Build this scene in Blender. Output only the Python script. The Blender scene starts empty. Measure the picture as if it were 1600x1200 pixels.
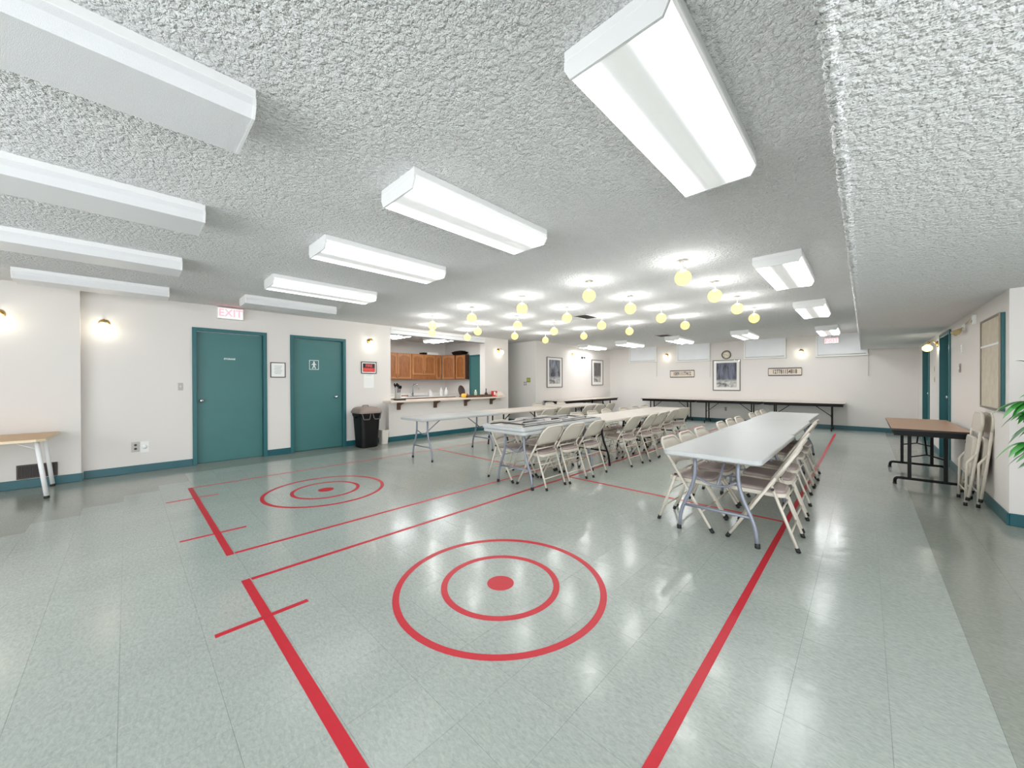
import bpy, math, random
from mathutils import Vector, Matrix
random.seed(7)
SC = bpy.context.scene
COL = SC.collection
PI = math.pi

# ------------------------------------------------------------------ camera, world, exposure
EYE = Vector((0, 0, 1.325))
FOCAL = 575.6                                   # pixels at a width of 1600
YAW, PIT, ROL = 0.76366, -0.00417, -0.003954
_fw = Vector((0, math.cos(PIT), math.sin(PIT)))
_up = Vector((0, -math.sin(PIT), math.cos(PIT)))
_rt = Vector((1, 0, 0))
_Z = Matrix.Rotation(YAW, 3, 'Z')
CR = _Z @ (_rt * math.cos(ROL) + _up * math.sin(ROL))
CU = _Z @ (_up * math.cos(ROL) - _rt * math.sin(ROL))
CF = _Z @ _fw
cam_data = bpy.data.cameras.new('camera')
cam_data.sensor_width = 36.0
cam_data.lens = FOCAL / 1600 * 36.0
cam_data.clip_start = 0.05
cam = bpy.data.objects.new('camera', cam_data)
M3 = Matrix((CR, CU, -CF)).transposed()
cam.matrix_world = Matrix.Translation(EYE) @ M3.to_4x4()
COL.objects.link(cam)
SC.camera = cam

world = bpy.data.worlds.new('world')
SC.world = world
world.use_nodes = True
world.node_tree.nodes['Background'].inputs[0].default_value = (0.93, 0.97, 1, 1)
world.node_tree.nodes['Background'].inputs[1].default_value = 3.4  # added bright fill, entering where the unseen back of the room is open
SC.view_settings.view_transform = 'Standard'
SC.view_settings.look = 'None'
SC.view_settings.gamma = 1.0
SC.view_settings.use_curve_mapping = False
SC.view_settings.exposure = 0.68
TUBE_LIGHT = 4.0       # radiance of the bright tube bands of a lit ceiling fixture
LENS_LIGHT = 0.16       # radiance of the middle of its lens
TUBE_FAR = 25.0         # the same for the brighter fixtures of the far half and the kitchen
TUBE_BEAM = 14.0        # and for the three beside the beam
BULB_WATT = 9.5         # bulb inside each globe
GLOBE_LIGHT = 1.5      # radiance of the yellow glass globes
SC.cycles.max_bounces = 12
SC.cycles.diffuse_bounces = 8
SC.cycles.use_denoising = True
SC.cycles.sample_clamp_indirect = 8.0
SC.cycles.caustics_reflective = False
SC.cycles.caustics_refractive = False

# ------------------------------------------------------------------ materials
def lin(r, g, b):
    f = lambda c: (c / 255 / 12.92) if c <= 10 else ((c / 255 + 0.055) / 1.055) ** 2.4
    return (f(r), f(g), f(b), 1)

MATS = {}
def mat(name, rgb, rough=0.5, metal=0.0, spec=0.5, noise=None, bump=None, emit=None, coat=0.0):
    """noise=(scale, amount): tone grain; bump=(scale, distance)"""
    if name in MATS:
        return MATS[name]
    m = bpy.data.materials.new(name)
    m.use_nodes = True
    nt = m.node_tree
    b = nt.nodes['Principled BSDF']
    c = lin(*rgb)
    b.inputs['Base Color'].default_value = c
    b.inputs['Roughness'].default_value = rough
    b.inputs['Metallic'].default_value = metal
    b.inputs['Specular IOR Level'].default_value = spec
    if coat:
        b.inputs['Coat Weight'].default_value = coat
        b.inputs['Coat Roughness'].default_value = 0.1
    if noise or bump:
        tc = nt.nodes.new('ShaderNodeTexCoord')
    if noise:
        n = nt.nodes.new('ShaderNodeTexNoise'); n.inputs['Scale'].default_value = noise[0]; n.inputs['Detail'].default_value = 5
        nt.links.new(tc.outputs['Object'], n.inputs['Vector'])
        r = nt.nodes.new('ShaderNodeMapRange'); r.inputs['From Min'].default_value = .25; r.inputs['From Max'].default_value = .75
        r.inputs['To Min'].default_value = 1 - noise[1]; r.inputs['To Max'].default_value = 1 + noise[1]
        nt.links.new(n.outputs['Fac'], r.inputs['Value'])
        mx = nt.nodes.new('ShaderNodeVectorMath'); mx.operation = 'SCALE'; mx.inputs[0].default_value = c[:3]
        nt.links.new(r.outputs['Result'], mx.inputs['Scale'])
        nt.links.new(mx.outputs[0], b.inputs['Base Color'])
    if bump:
        n = nt.nodes.new('ShaderNodeTexNoise'); n.inputs['Scale'].default_value = bump[0]; n.inputs['Detail'].default_value = 3
        nt.links.new(tc.outputs['Object'], n.inputs['Vector'])
        bp = nt.nodes.new('ShaderNodeBump'); bp.inputs['Distance'].default_value = bump[1]; bp.inputs['Strength'].default_value = 1
        nt.links.new(n.outputs['Fac'], bp.inputs['Height'])
        nt.links.new(bp.outputs[0], b.inputs['Normal'])
    if emit:
        b.inputs['Emission Color'].default_value = (*emit[0], 1)
        b.inputs['Emission Strength'].default_value = emit[1]
    MATS[name] = m
    return m

def nodes_of(m):
    nt = m.node_tree
    return nt, nt.nodes['Principled BSDF'], (lambda t: nt.nodes.new('ShaderNode' + t)), nt.links.new

def popcorn(name, rgb, relief=.028):
    m = mat(name, rgb, 0.95, spec=0.1)
    nt, b, N, L = nodes_of(m)
    g = N('NewGeometry')
    v = N('TexVoronoi'); v.inputs['Scale'].default_value = 42; v.feature = 'SMOOTH_F1'; v.inputs['Smoothness'].default_value = .35
    n0 = N('TexNoise'); n0.inputs['Scale'].default_value = 55; n0.inputs['Detail'].default_value = 3
    dis = N('VectorMath'); dis.operation = 'MULTIPLY_ADD'; dis.inputs[1].default_value = (.05, .05, .05)
    L(g.outputs['Position'], n0.inputs['Vector']); L(n0.outputs['Color'], dis.inputs[0]); L(g.outputs['Position'], dis.inputs[2])
    L(dis.outputs[0], v.inputs['Vector'])
    n1 = N('TexNoise'); n1.inputs['Scale'].default_value = 30; n1.inputs['Detail'].default_value = 4; n1.inputs['Roughness'].default_value = .6
    L(g.outputs['Position'], n1.inputs['Vector'])
    sub = N('Math'); sub.operation = 'SUBTRACT'; L(n1.outputs['Fac'], sub.inputs[0]); L(v.outputs['Distance'], sub.inputs[1])
    bp = N('Bump'); bp.inputs['Distance'].default_value = relief; bp.inputs['Strength'].default_value = 1.0
    L(sub.outputs[0], bp.inputs['Height']); L(bp.outputs[0], b.inputs['Normal'])
    return m

def vinyl(name, rgb, rough):
    m = mat(name, rgb, rough, spec=0.45)
    nt, b, N, L = nodes_of(m)
    g = N('NewGeometry')
    # tile cell number -> tone of each tile
    off = N('VectorMath'); off.operation = 'SUBTRACT'; off.inputs[1].default_value = (-1.756, .272, -5)
    L(g.outputs['Position'], off.inputs[0])
    sc = N('VectorMath'); sc.operation = 'SCALE'; sc.inputs['Scale'].default_value = 1 / .3048; L(off.outputs[0], sc.inputs[0])
    fl = N('VectorMath'); fl.operation = 'FLOOR'; L(sc.outputs[0], fl.inputs[0])
    wn = N('TexWhiteNoise'); L(fl.outputs[0], wn.inputs['Vector'])
    # marbled chips: streaky noise
    mp = N('Mapping'); mp.inputs['Scale'].default_value = (1, 2.2, 1); mp.inputs['Rotation'].default_value = (0, 0, .5)
    L(g.outputs['Position'], mp.inputs['Vector'])
    n1 = N('TexNoise'); n1.inputs['Scale'].default_value = 38; n1.inputs['Detail'].default_value = 6; n1.inputs['Roughness'].default_value = .65
    n1.inputs['Distortion'].default_value = .6
    L(mp.outputs[0], n1.inputs['Vector'])
    n2 = N('TexNoise'); n2.inputs['Scale'].default_value = .9; n2.inputs['Detail'].default_value = 3
    L(g.outputs['Position'], n2.inputs['Vector'])
    def rng(src, lo, hi, f0=0.0, f1=1.0):
        r = N('MapRange'); r.inputs['From Min'].default_value = f0; r.inputs['From Max'].default_value = f1
        r.inputs['To Min'].default_value = lo; r.inputs['To Max'].default_value = hi; L(src, r.inputs['Value']); return r.outputs['Result']
    a = rng(wn.outputs['Value'], .975, 1.025)
    c = rng(n1.outputs['Fac'], .84, 1.16, .3, .7)
    d = rng(n2.outputs['Fac'], .96, 1.04, .3, .7)
    p1 = N('Math'); p1.operation = 'MULTIPLY'; L(a, p1.inputs[0]); L(c, p1.inputs[1])
    p2 = N('Math'); p2.operation = 'MULTIPLY'; L(p1.outputs[0], p2.inputs[0]); L(d, p2.inputs[1])
    mx = N('VectorMath'); mx.operation = 'SCALE'; mx.inputs[0].default_value = lin(*rgb)[:3]
    L(p2.outputs[0], mx.inputs['Scale']); L(mx.outputs[0], b.inputs['Base Color'])
    rr = rng(n1.outputs['Fac'], rough * .8, rough * 1.35, .3, .7); L(rr, b.inputs['Roughness'])
    n3 = N('TexNoise'); n3.inputs['Scale'].default_value = 7; n3.inputs['Detail'].default_value = 4
    L(g.outputs['Position'], n3.inputs['Vector'])
    bp = N('Bump'); bp.inputs['Distance'].default_value = .0022; bp.inputs['Strength'].default_value = 1
    L(n3.outputs['Fac'], bp.inputs['Height']); L(bp.outputs[0], b.inputs['Normal'])
    return m

def oak(name, rgb1, rgb2, scale=(9, 9, 1.2), rough=.42):
    m = mat(name, rgb1, rough)
    nt, b, N, L = nodes_of(m)
    tc = N('TexCoord'); mp = N('Mapping'); mp.inputs['Scale'].default_value = scale
    L(tc.outputs['Object'], mp.inputs['Vector'])
    n = N('TexNoise'); n.inputs['Scale'].default_value = 5; n.inputs['Detail'].default_value = 6; n.inputs['Distortion'].default_value = .4
    L(mp.outputs[0], n.inputs['Vector'])
    cr = N('ValToRGB'); cr.color_ramp.elements[0].color = lin(*rgb2); cr.color_ramp.elements[1].color = lin(*rgb1)
    cr.color_ramp.elements[0].position = .35; cr.color_ramp.elements[1].position = .65
    L(n.outputs['Fac'], cr.inputs[0]); L(cr.outputs[0], b.inputs['Base Color'])
    return m

def emitter(name, rgb, strength, base=(240, 240, 240)):
    return mat(name, base, .4, emit=(rgb, strength))

def lens_bright(name, strength):
    m = mat(name, (240, 240, 240), .35)
    nt, b, N, L = nodes_of(m)
    tc = N('TexCoord'); sp = N('SeparateXYZ'); L(tc.outputs['Object'], sp.inputs[0])
    ab = N('Math'); ab.operation = 'ABSOLUTE'; L(sp.outputs['X'], ab.inputs[0])
    r = N('MapRange'); r.interpolation_type = 'SMOOTHSTEP'
    r.inputs['From Min'].default_value = .04; r.inputs['From Max'].default_value = .18
    r.inputs['To Min'].default_value = LENS_LIGHT; r.inputs['To Max'].default_value = strength
    L(ab.outputs[0], r.inputs['Value'])
    b.inputs['Emission Color'].default_value = (.97, .99, 1.0, 1)
    L(r.outputs['Result'], b.inputs['Emission Strength'])
    return m

M_WALL = mat('wall_paint', (224, 219, 215), .75, spec=.25)
M_WALLDIM = mat('shaded_wall_paint', (222, 219, 215), .8, spec=.2)  # darker copy of the wall paint; corridor dimness put into the colour
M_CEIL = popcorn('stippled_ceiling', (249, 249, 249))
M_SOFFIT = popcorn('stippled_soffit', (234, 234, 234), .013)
M_VINYL = vinyl('vinyl_tile', (167, 174, 168), .17)
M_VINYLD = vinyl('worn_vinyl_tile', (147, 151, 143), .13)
M_GROUT = mat('tile_bed', (120, 126, 120), .8)
M_TEAL = mat('teal_paint', (64, 116, 116), .42, noise=(3, .04))
M_TEALF = mat('teal_frame_paint', (40, 100, 105), .4)
M_BASE = mat('teal_vinyl_baseboard', (28, 88, 97), .35, noise=(5, .06))
M_TAPE = mat('red_tape', (196, 14, 40), .42, noise=(30, .05))
M_WHITE = mat('white_enamel', (232, 232, 232), .45)
M_TRIM = mat('white_trim', (236, 236, 234), .5)
M_LENSOFF = mat('unlit_lens_plastic', (224, 224, 226), .35, bump=(420, .0012))
M_LENSDIM = mat('lens_middle', (235, 236, 236), .35, emit=((1, .99, .96), LENS_LIGHT), bump=(420, .001))
M_LENSSIDE = mat('lens_side', (235, 236, 236), .35, emit=((1, .99, .96), LENS_LIGHT * 8))
M_LENSLIT = lens_bright('lens_tube_band', TUBE_LIGHT)
M_LENSBEAM = lens_bright('lens_tube_band_beam', TUBE_BEAM)
M_LENSFAR = lens_bright('lens_tube_band_far', TUBE_FAR)
M_BRASS = mat('brass', (196, 160, 92), .25, 1.0)
M_BRASSP = mat('pale_brass', (214, 196, 150), .3, .8)
M_CHROME = mat('chrome', (215, 218, 222), .12, 1.0)
M_STEELG = mat('grey_leg_enamel', (134, 138, 150), .38, .25)
M_PLAST = mat('white_speckled_plastic', (186, 188, 188), .38, noise=(160, .03), bump=(300, .0004))
M_PLASTW = mat('warm_lit_plastic', (208, 199, 190), .45, noise=(160, .03))  # cream tint holds the warm lamp light on the table tops
M_PLASTU = mat('plastic_underside', (204, 199, 195), .6, noise=(40, .12))
M_CHAIR = mat('beige_chair_enamel', (208, 200, 187), .36)
M_SEAT = mat('mauve_seat_vinyl', (166, 150, 146), .55, noise=(60, .07))
M_RUB = mat('black_rubber', (18, 18, 18), .6)
M_BLACK = mat('black_enamel', (9, 8, 9), .5, spec=.25)
M_DKBROWN = mat('dark_edge_band', (38, 28, 26), .5)
M_LAM = oak('tan_laminate', (186, 150, 122), (174, 137, 108), (3, 60, 3), .36)
M_LAMP = oak('pale_laminate', (214, 201, 189), (204, 191, 179), (60, 3, 3), .4)
M_DESK = oak('desk_wood_grain', (206, 170, 122), (194, 155, 108), (40, 4, 3), .4)
M_OAK = oak('oak_door', (164, 106, 62), (132, 80, 44), (10, 10, 1.0))
M_OAKL = oak('oak_rail', (186, 130, 82), (164, 108, 64), (10, 10, 1.0))
M_OAKD = oak('dark_oak_side', (92, 60, 40), (70, 44, 30), (10, 10, 1))
M_BRKT = mat('brown_bracket', (92, 66, 50), .6, noise=(20, .15))
M_COUNTER = mat('counter_laminate', (226, 212, 198), .35, noise=(120, .03))
M_CTRW = mat('white_counter', (234, 232, 228), .3)
M_BIN = mat('black_bin_plastic', (11, 11, 12), .5, spec=.3, bump=(90, .0005))
M_LID = mat('taupe_lid_plastic', (150, 134, 126), .5)
M_BINW = mat('white_bin_plastic', (222, 216, 208), .5)
M_PAPER = mat('paper', (240, 240, 238), .8)
M_INK = mat('grey_ink', (150, 152, 156), .8)
M_DARK = mat('dark_grille', (44, 40, 40), .5)
M_FRAMEB = mat('black_picture_frame', (34, 32, 30), .4)
M_FRAMEG = mat('pewter_picture_frame', (98, 94, 92), .35, .5)
M_MAT = mat('mat_board', (240, 236, 232), .8)
M_CORK = mat('beige_cork', (204, 192, 172), .8, noise=(14, .1))
M_SIGNW = mat('sign_white', (238, 240, 240), .5)
M_PLATE = mat('grey_switch_plate', (184, 180, 174), .4)
M_BLIND = mat('blind_fabric', (226, 228, 230), .85, noise=(2.2, .03), emit=((.9, .95, 1), .04))
M_LEAF = mat('palm_leaf', (58, 150, 58), .32, noise=(9, .22))
M_LEAFD = mat('dark_palm_leaf', (38, 106, 50), .36, noise=(9, .2))
M_STEM = mat('palm_stem', (104, 92, 52), .6)
M_POT = mat('brown_pot', (96, 62, 44), .55)
M_SOIL = mat('soil', (50, 38, 30), .95)
M_REDE = emitter('red_exit_letters', (1.0, .16, .18), 2.2, (220, 40, 50))
M_EXITF = emitter('exit_face', (1, .9, .9), .35, (238, 234, 234))

def glowing_glass(name, rgb, strength):
    """frosted glass lit from inside: glows itself and lets half of the bulb's light straight through"""
    m = bpy.data.materials.new(name); m.use_nodes = True
    nt = m.node_tree; nt.nodes.clear()
    o = nt.nodes.new('ShaderNodeOutputMaterial'); t = nt.nodes.new('ShaderNodeBsdfTransparent')
    t.inputs[0].default_value = (1, .98, .95, 1)
    e = nt.nodes.new('ShaderNodeEmission'); e.inputs[0].default_value = (*rgb, 1); e.inputs[1].default_value = strength * 2
    x = nt.nodes.new('ShaderNodeMixShader'); x.inputs[0].default_value = .5
    nt.links.new(t.outputs[0], x.inputs[1]); nt.links.new(e.outputs[0], x.inputs[2]); nt.links.new(x.outputs[0], o.inputs[0])
    return m
M_GLOBE = glowing_glass('yellow_glass_globe', (1.0, .74, .20), GLOBE_LIGHT * .62)
M_SCONCE = glowing_glass('warm_glass_shade', (1.0, .80, .34), GLOBE_LIGHT * .8)
def bulb(parent, loc, watt):
    ld = bpy.data.lights.new('bulb', 'POINT'); ld.energy = watt; ld.color = (.93, .97, 1.0); ld.shadow_soft_size = .022
    o = bpy.data.objects.new('bulb', ld); COL.objects.link(o); o.parent = parent; o.location = loc
    return o
def glass():
    m = bpy.data.materials.new('picture_glass'); m.use_nodes = True
    nt = m.node_tree; nt.nodes.clear()
    o = nt.nodes.new('ShaderNodeOutputMaterial'); t = nt.nodes.new('ShaderNodeBsdfTransparent')
    g = nt.nodes.new('ShaderNodeBsdfGlossy'); g.inputs['Roughness'].default_value = .02
    x = nt.nodes.new('ShaderNodeMixShader')
    x.inputs[0].default_value = .07; nt.links.new(t.outputs[0], x.inputs[1]); nt.links.new(g.outputs[0], x.inputs[2])
    nt.links.new(x.outputs[0], o.inputs[0])
    return m
M_GLASS = glass()

# ------------------------------------------------------------------ mesh helpers
class MB:
    def __init__(s):
        s.v, s.f, s.mi, s.sm = [], [], [], []
    def add(s, vs, fs, mi=0, smooth=False, tf=None):
        o = len(s.v)
        s.v += [tuple(tf @ Vector(p)) if tf else tuple(p) for p in vs]
        s.f += [tuple(i + o for i in f) for f in fs]
        s.mi += [mi] * len(fs); s.sm += [smooth] * len(fs)
        return s
    def box(s, lo, hi, mi=0, tf=None):
        x0, y0, z0 = lo; x1, y1, z1 = hi
        vs = [(x0, y0, z0), (x1, y0, z0), (x1, y1, z0), (x0, y1, z0), (x0, y0, z1), (x1, y0, z1), (x1, y1, z1), (x0, y1, z1)]
        return s.add(vs, [(0, 3, 2, 1), (4, 5, 6, 7), (0, 1, 5, 4), (1, 2, 6, 5), (2, 3, 7, 6), (3, 0, 4, 7)], mi, False, tf)
    def bbox(s, lo, hi, b=.004, mi=0, tf=None):
        """box with chamfered edges along z (plan) and at the top and bottom"""
        x0, y0, z0 = lo; x1, y1, z1 = hi
        def ring(z, i):
            return [(x0 + i, y0 + b, z), (x0 + b, y0 + i, z), (x1 - b, y0 + i, z), (x1 - i, y0 + b, z),
                    (x1 - i, y1 - b, z), (x1 - b, y1 - i, z), (x0 + b, y1 - i, z), (x0 + i, y1 - b, z)]
        return s.rings([ring(z0, b * .8), ring(z0 + b, 0), ring(z1 - b, 0), ring(z1, b * .8)], mi, False, tf)
    def rings(s, rs, mi=0, smooth=True, tf=None, cap=(True, True), closed=False):
        n = len(rs[0]); vs = [p for r in rs for p in r]; fs = []
        m = len(rs)
        for k in range(m if closed else m - 1):
            a, b = k * n, ((k + 1) % m) * n
            for i in range(n):
                j = (i + 1) % n
                fs.append((a + i, a + j, b + j, b + i))
        s.add(vs, fs, mi, smooth, tf)
        o = len(s.v) - len(vs)
        if not closed:
            if cap[0]: s.f.append(tuple(o + i for i in reversed(range(n)))); s.mi.append(mi); s.sm.append(False)
            if cap[1]: s.f.append(tuple(o + (m - 1) * n + i for i in range(n))); s.mi.append(mi); s.sm.append(False)
        return s
    def tube(s, pts, r, n=8, closed=False, mi=0, tf=None, flat=1.0):
        P = [Vector(p) for p in pts]
        m = len(P); rs = []
        t0 = None; nrm = None
        for i in range(m):
            if closed: t = (P[(i + 1) % m] - P[i - 1]).normalized()
            else: t = (P[min(i + 1, m - 1)] - P[max(i - 1, 0)]).normalized()
            if nrm is None:
                h = Vector((0, 0, 1)) if abs(t.z) < .9 else Vector((1, 0, 0))
                nrm = (h - t * h.dot(t)).normalized()
            else:
                nrm = (nrm - t * nrm.dot(t)).normalized()
            bi = t.cross(nrm)
            rad = r[i] if isinstance(r, (list, tuple)) else r
            rs.append([P[i] + nrm * (rad * math.cos(2 * PI * k / n)) + bi * (rad * flat * math.sin(2 * PI * k / n)) for k in range(n)])
        return s.rings(rs, mi, True, tf, closed=closed)
    def lathe(s, prof, n=16, c=(0, 0, 0), mi=0, tf=None, sx=1, sy=1):
        rs = [[(c[0] + sx * r * math.cos(2 * PI * k / n), c[1] + sy * r * math.sin(2 * PI * k / n), c[2] + z) for k in range(n)] for r, z in prof]
        return s.rings(rs, mi, True, tf)
    def slab(s, w, l, rad, z0, z1, b=.006, c=(0, 0), mi=0, tf=None, seg=5):
        """rounded rectangle slab with bevelled rims"""
        def ring(z, i):
            return [(c[0] + x, c[1] + y, z) for x, y in rrect(w - 2 * i, l - 2 * i, max(rad - i, .001), seg)]
        return s.rings([ring(z0, b), ring(z0 + b, 0), ring(z1 - b, 0), ring(z1 - b * .3, b * .3), ring(z1, b)], mi, False, tf)
    def prism(s, poly, z0, z1, mi=0, tf=None):
        return s.rings([[(x, y, z0) for x, y in poly], [(x, y, z1) for x, y in poly]], mi, False, tf)
    def build(s, name, mats, parent=None, loc=None):
        me = bpy.data.meshes.new(name)
        me.from_pydata([tuple(p) for p in s.v], [], s.f)
        for m in (mats if isinstance(mats, (list, tuple)) else [mats]): me.materials.append(m)
        me.polygons.foreach_set('material_index', s.mi)
        me.polygons.foreach_set('use_smooth', s.sm)
        me.update()
        o = bpy.data.objects.new(name, me)
        COL.objects.link(o)
        if parent: o.parent = parent
        if loc: o.location = loc
        return o

def rrect(w, l, r, seg=5):
    pts = []
    for cx, cy, a0 in ((w / 2 - r, l / 2 - r, 0), (-w / 2 + r, l / 2 - r, 90), (-w / 2 + r, -l / 2 + r, 180), (w / 2 - r, -l / 2 + r, 270)):
        for k in range(seg + 1):
            a = math.radians(a0 + 90 * k / seg)
            pts.append((cx + r * math.cos(a), cy + r * math.sin(a)))
    return pts

def fillet(pts, rad, seg=4):
    P = [Vector(p) for p in pts]; out = [P[0]]
    for i in range(1, len(P) - 1):
        a, b = (P[i - 1] - P[i]), (P[i + 1] - P[i])
        r = min(rad, a.length * .49, b.length * .49)
        p0, p1 = P[i] + a.normalized() * r, P[i] + b.normalized() * r
        for k in range(seg + 1):
            t = k / seg
            out.append(p0 * (1 - t) ** 2 + P[i] * 2 * t * (1 - t) + p1 * t * t)
    out.append(P[-1])
    return out

def T(x=0, y=0, z=0, rz=0, rx=0, ry=0):
    return Matrix.Translation((x, y, z)) @ Matrix.Rotation(rz, 4, 'Z') @ Matrix.Rotation(ry, 4, 'Y') @ Matrix.Rotation(rx, 4, 'X')

def tag(o, label, cat, group=None):
    o['label'] = label; o['category'] = cat
    if group: o['group'] = group
    return o
def thing(name, label, cat, loc=(0, 0, 0), rz=0, group=None):
    o = bpy.data.objects.new(name, None); COL.objects.link(o)
    o.empty_display_size = .1
    o.location = loc; o.rotation_euler = (0, 0, rz)
    return tag(o, label, cat, group)
def struct(o):
    o['kind'] = 'structure'; return o
def copy_tree(o, loc=None, rz=None, label=None, parent=None, group=None):
    c = o.copy(); COL.objects.link(c)
    if parent: c.parent = parent
    if loc is not None: c.location = loc
    if rz is not None: c.rotation_euler = (0, 0, rz)
    if label: c['label'] = label
    if group: c['group'] = group
    for ch in list(KIDS.get(o.name, ())) or [x for x in o.children]:
        copy_tree(ch, parent=c)
    return c
KIDS = {}

def text_mesh(body, size, depth=.001, bold=0.0):
    cu = bpy.data.curves.new('lettering', 'FONT'); cu.body = body; cu.size = size; cu.extrude = depth
    cu.align_x = 'CENTER'; cu.align_y = 'CENTER'; cu.offset = bold
    ob = bpy.data.objects.new('lettering_source', cu); COL.objects.link(ob)
    dg = bpy.context.evaluated_depsgraph_get(); dg.update()
    me = bpy.data.meshes.new_from_object(ob.evaluated_get(dg))
    bpy.data.objects.remove(ob); bpy.data.curves.remove(cu)
    return me
def lettering(name, body, size, m, parent, loc, rot, depth=.001, bold=0.0, sx=1.0):
    me = text_mesh(body, size, depth, bold); me.name = name
    me.materials.clear(); me.materials.append(m)
    o = bpy.data.objects.new(name, me); COL.objects.link(o)
    o.parent = parent; o.location = loc; o.rotation_euler = rot; o.scale = (sx, 1, 1)
    return o
# rotations that stand lettering upright and turn it to face a side
FACE_PX = (PI / 2, 0, PI / 2)      # readable from +x
FACE_MY = (PI / 2, 0, 0)           # readable from -y
FACE_MX = (PI / 2, 0, -PI / 2)     # readable from -x

def pix(p):
    d = Vector(p) - EYE; w = d.dot(CF)
    if w < .05: return None
    return 800 + FOCAL * d.dot(CR) / w, 600 - FOCAL * d.dot(CU) / w

def holed(axis, plane, thick, u0, u1, z0, z1, holes):
    """one welded wall slab in the plane axis=plane (front) to plane+thick (back) with rectangular holes (ua,ub,za,zb)"""
    us = sorted({u0, u1, *[h[0] for h in holes], *[h[1] for h in holes]}); zs = sorted({z0, z1, *[h[2] for h in holes], *[h[3] for h in holes]})
    us = [u for u in us if u0 <= u <= u1]; zs = [z for z in zs if z0 <= z <= z1]
    solid = lambda i, j: 0 <= i < len(us) - 1 and 0 <= j < len(zs) - 1 and not any(h[0] <= (us[i] + us[i + 1]) / 2 <= h[1] and h[2] <= (zs[j] + zs[j + 1]) / 2 <= h[3] for h in holes)
    idx = {}; vs = []; fs = []
    def V(i, j, b):
        k = (i, j, b)
        if k not in idx:
            idx[k] = len(vs); p = plane + (thick if b else 0)
            vs.append((p, us[i], zs[j]) if axis == 'x' else (us[i], p, zs[j]))
        return idx[k]
    for i in range(len(us) - 1):
        for j in range(len(zs) - 1):
            if not solid(i, j): continue
            fs.append((V(i, j, 0), V(i + 1, j, 0), V(i + 1, j + 1, 0), V(i, j + 1, 0)))
            fs.append((V(i, j, 1), V(i, j + 1, 1), V(i + 1, j + 1, 1), V(i + 1, j, 1)))
            for (a, b), nb in ((((i, j), (i + 1, j)), (i, j - 1)), (((i + 1, j), (i + 1, j + 1)), (i + 1, j)), (((i + 1, j + 1), (i, j + 1)), (i, j + 1)), (((i, j + 1), (i, j)), (i - 1, j))):
                if not solid(*nb): fs.append((V(*a, 0), V(*a, 1), V(*b, 1), V(*b, 0)))
    return MB().add(vs, fs)

# ------------------------------------------------------------------ room shell
LW, LWN, FW, RW = -7.855, -7.74, 13.54, .955
CZ, SOF, PW = 2.626, 2.165, -7.45
KY0, KY1 = 4.18, 7.09
XB, YB = 3.2, -4.2

# floor: a bed, the 300 tiles that show largest each an object, the rest one object of joined tiles
floor = struct(MB().box((-10.6, YB, -.12), (XB, FW + .1, -.0025)).build('floor', M_GROUT))
TS, TX0, TY0 = .3048, -1.756, .272
def tile_mb(x0, y0, x1, y1):
    g = .0004
    return [(x0 + g, y0 + g, -.003), (x1 - g, y0 + g, -.003), (x1 - g, y1 - g, -.003), (x0 + g, y1 - g, -.003),
            (x0 + g, y0 + g, 0), (x1 - g, y0 + g, 0), (x1 - g, y1 - g, 0), (x0 + g, y1 - g, 0)]
TF = [(4, 5, 6, 7), (0, 1, 5, 4), (1, 2, 6, 5), (2, 3, 7, 6), (3, 0, 4, 7)]
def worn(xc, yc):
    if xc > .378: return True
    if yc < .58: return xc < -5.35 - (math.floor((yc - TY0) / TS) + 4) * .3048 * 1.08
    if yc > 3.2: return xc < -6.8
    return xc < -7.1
cells = []
i0, i1 = math.floor((-10.6 - TX0) / TS), math.ceil((XB - TX0) / TS)
j0, j1 = math.floor((YB - TY0) / TS), math.ceil((FW - TY0) / TS)
for i in range(i0, i1):
    for j in range(j0, j1):
        x0, y0 = TX0 + i * TS, TY0 + j * TS
        q = [pix(p) for p in ((x0, y0, 0), (x0 + TS, y0, 0), (x0 + TS, y0 + TS, 0), (x0, y0 + TS, 0))]
        a = 0
        if all(q) and x0 > LW and not (x0 > RW and y0 > 5.5):
            cx, cy = sum(p[0] for p in q) / 4, sum(p[1] for p in q) / 4
            if -60 < cx < 1660 and 600 < cy < 1160:
                a = abs(sum(q[k][0] * q[(k + 1) % 4][1] - q[(k + 1) % 4][0] * q[k][1] for k in range(4))) / 2
        cells.append((a, i, j, x0, y0))
cells.sort(reverse=True)
me_t = {}
for w, m in ((False, M_VINYL), (True, M_VINYLD)):
    me = bpy.data.meshes.new('tile'); me.from_pydata(tile_mb(0, 0, TS, TS), [], TF); me.materials.append(m); me_t[w] = me
rest = MB()
for k, (a, i, j, x0, y0) in enumerate(cells):
    w = worn(x0 + TS / 2, y0 + TS / 2)
    if k < 300 and a > 0:
        o = bpy.data.objects.new('tile', me_t[w]); COL.objects.link(o); o.parent = floor; o.location = (x0, y0, 0)
    else:
        rest.add(tile_mb(x0, y0, min(x0 + TS, XB), min(y0 + TS, FW + .05)), TF, 1 if w else 0)
o = rest.build('far_tile', [M_VINYL, M_VINYLD], floor); o['kind'] = 'stuff'

struct(MB().box((-10.6, YB, CZ), (XB, FW + .1, CZ + .1)).build('ceiling', M_CEIL))
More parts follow.
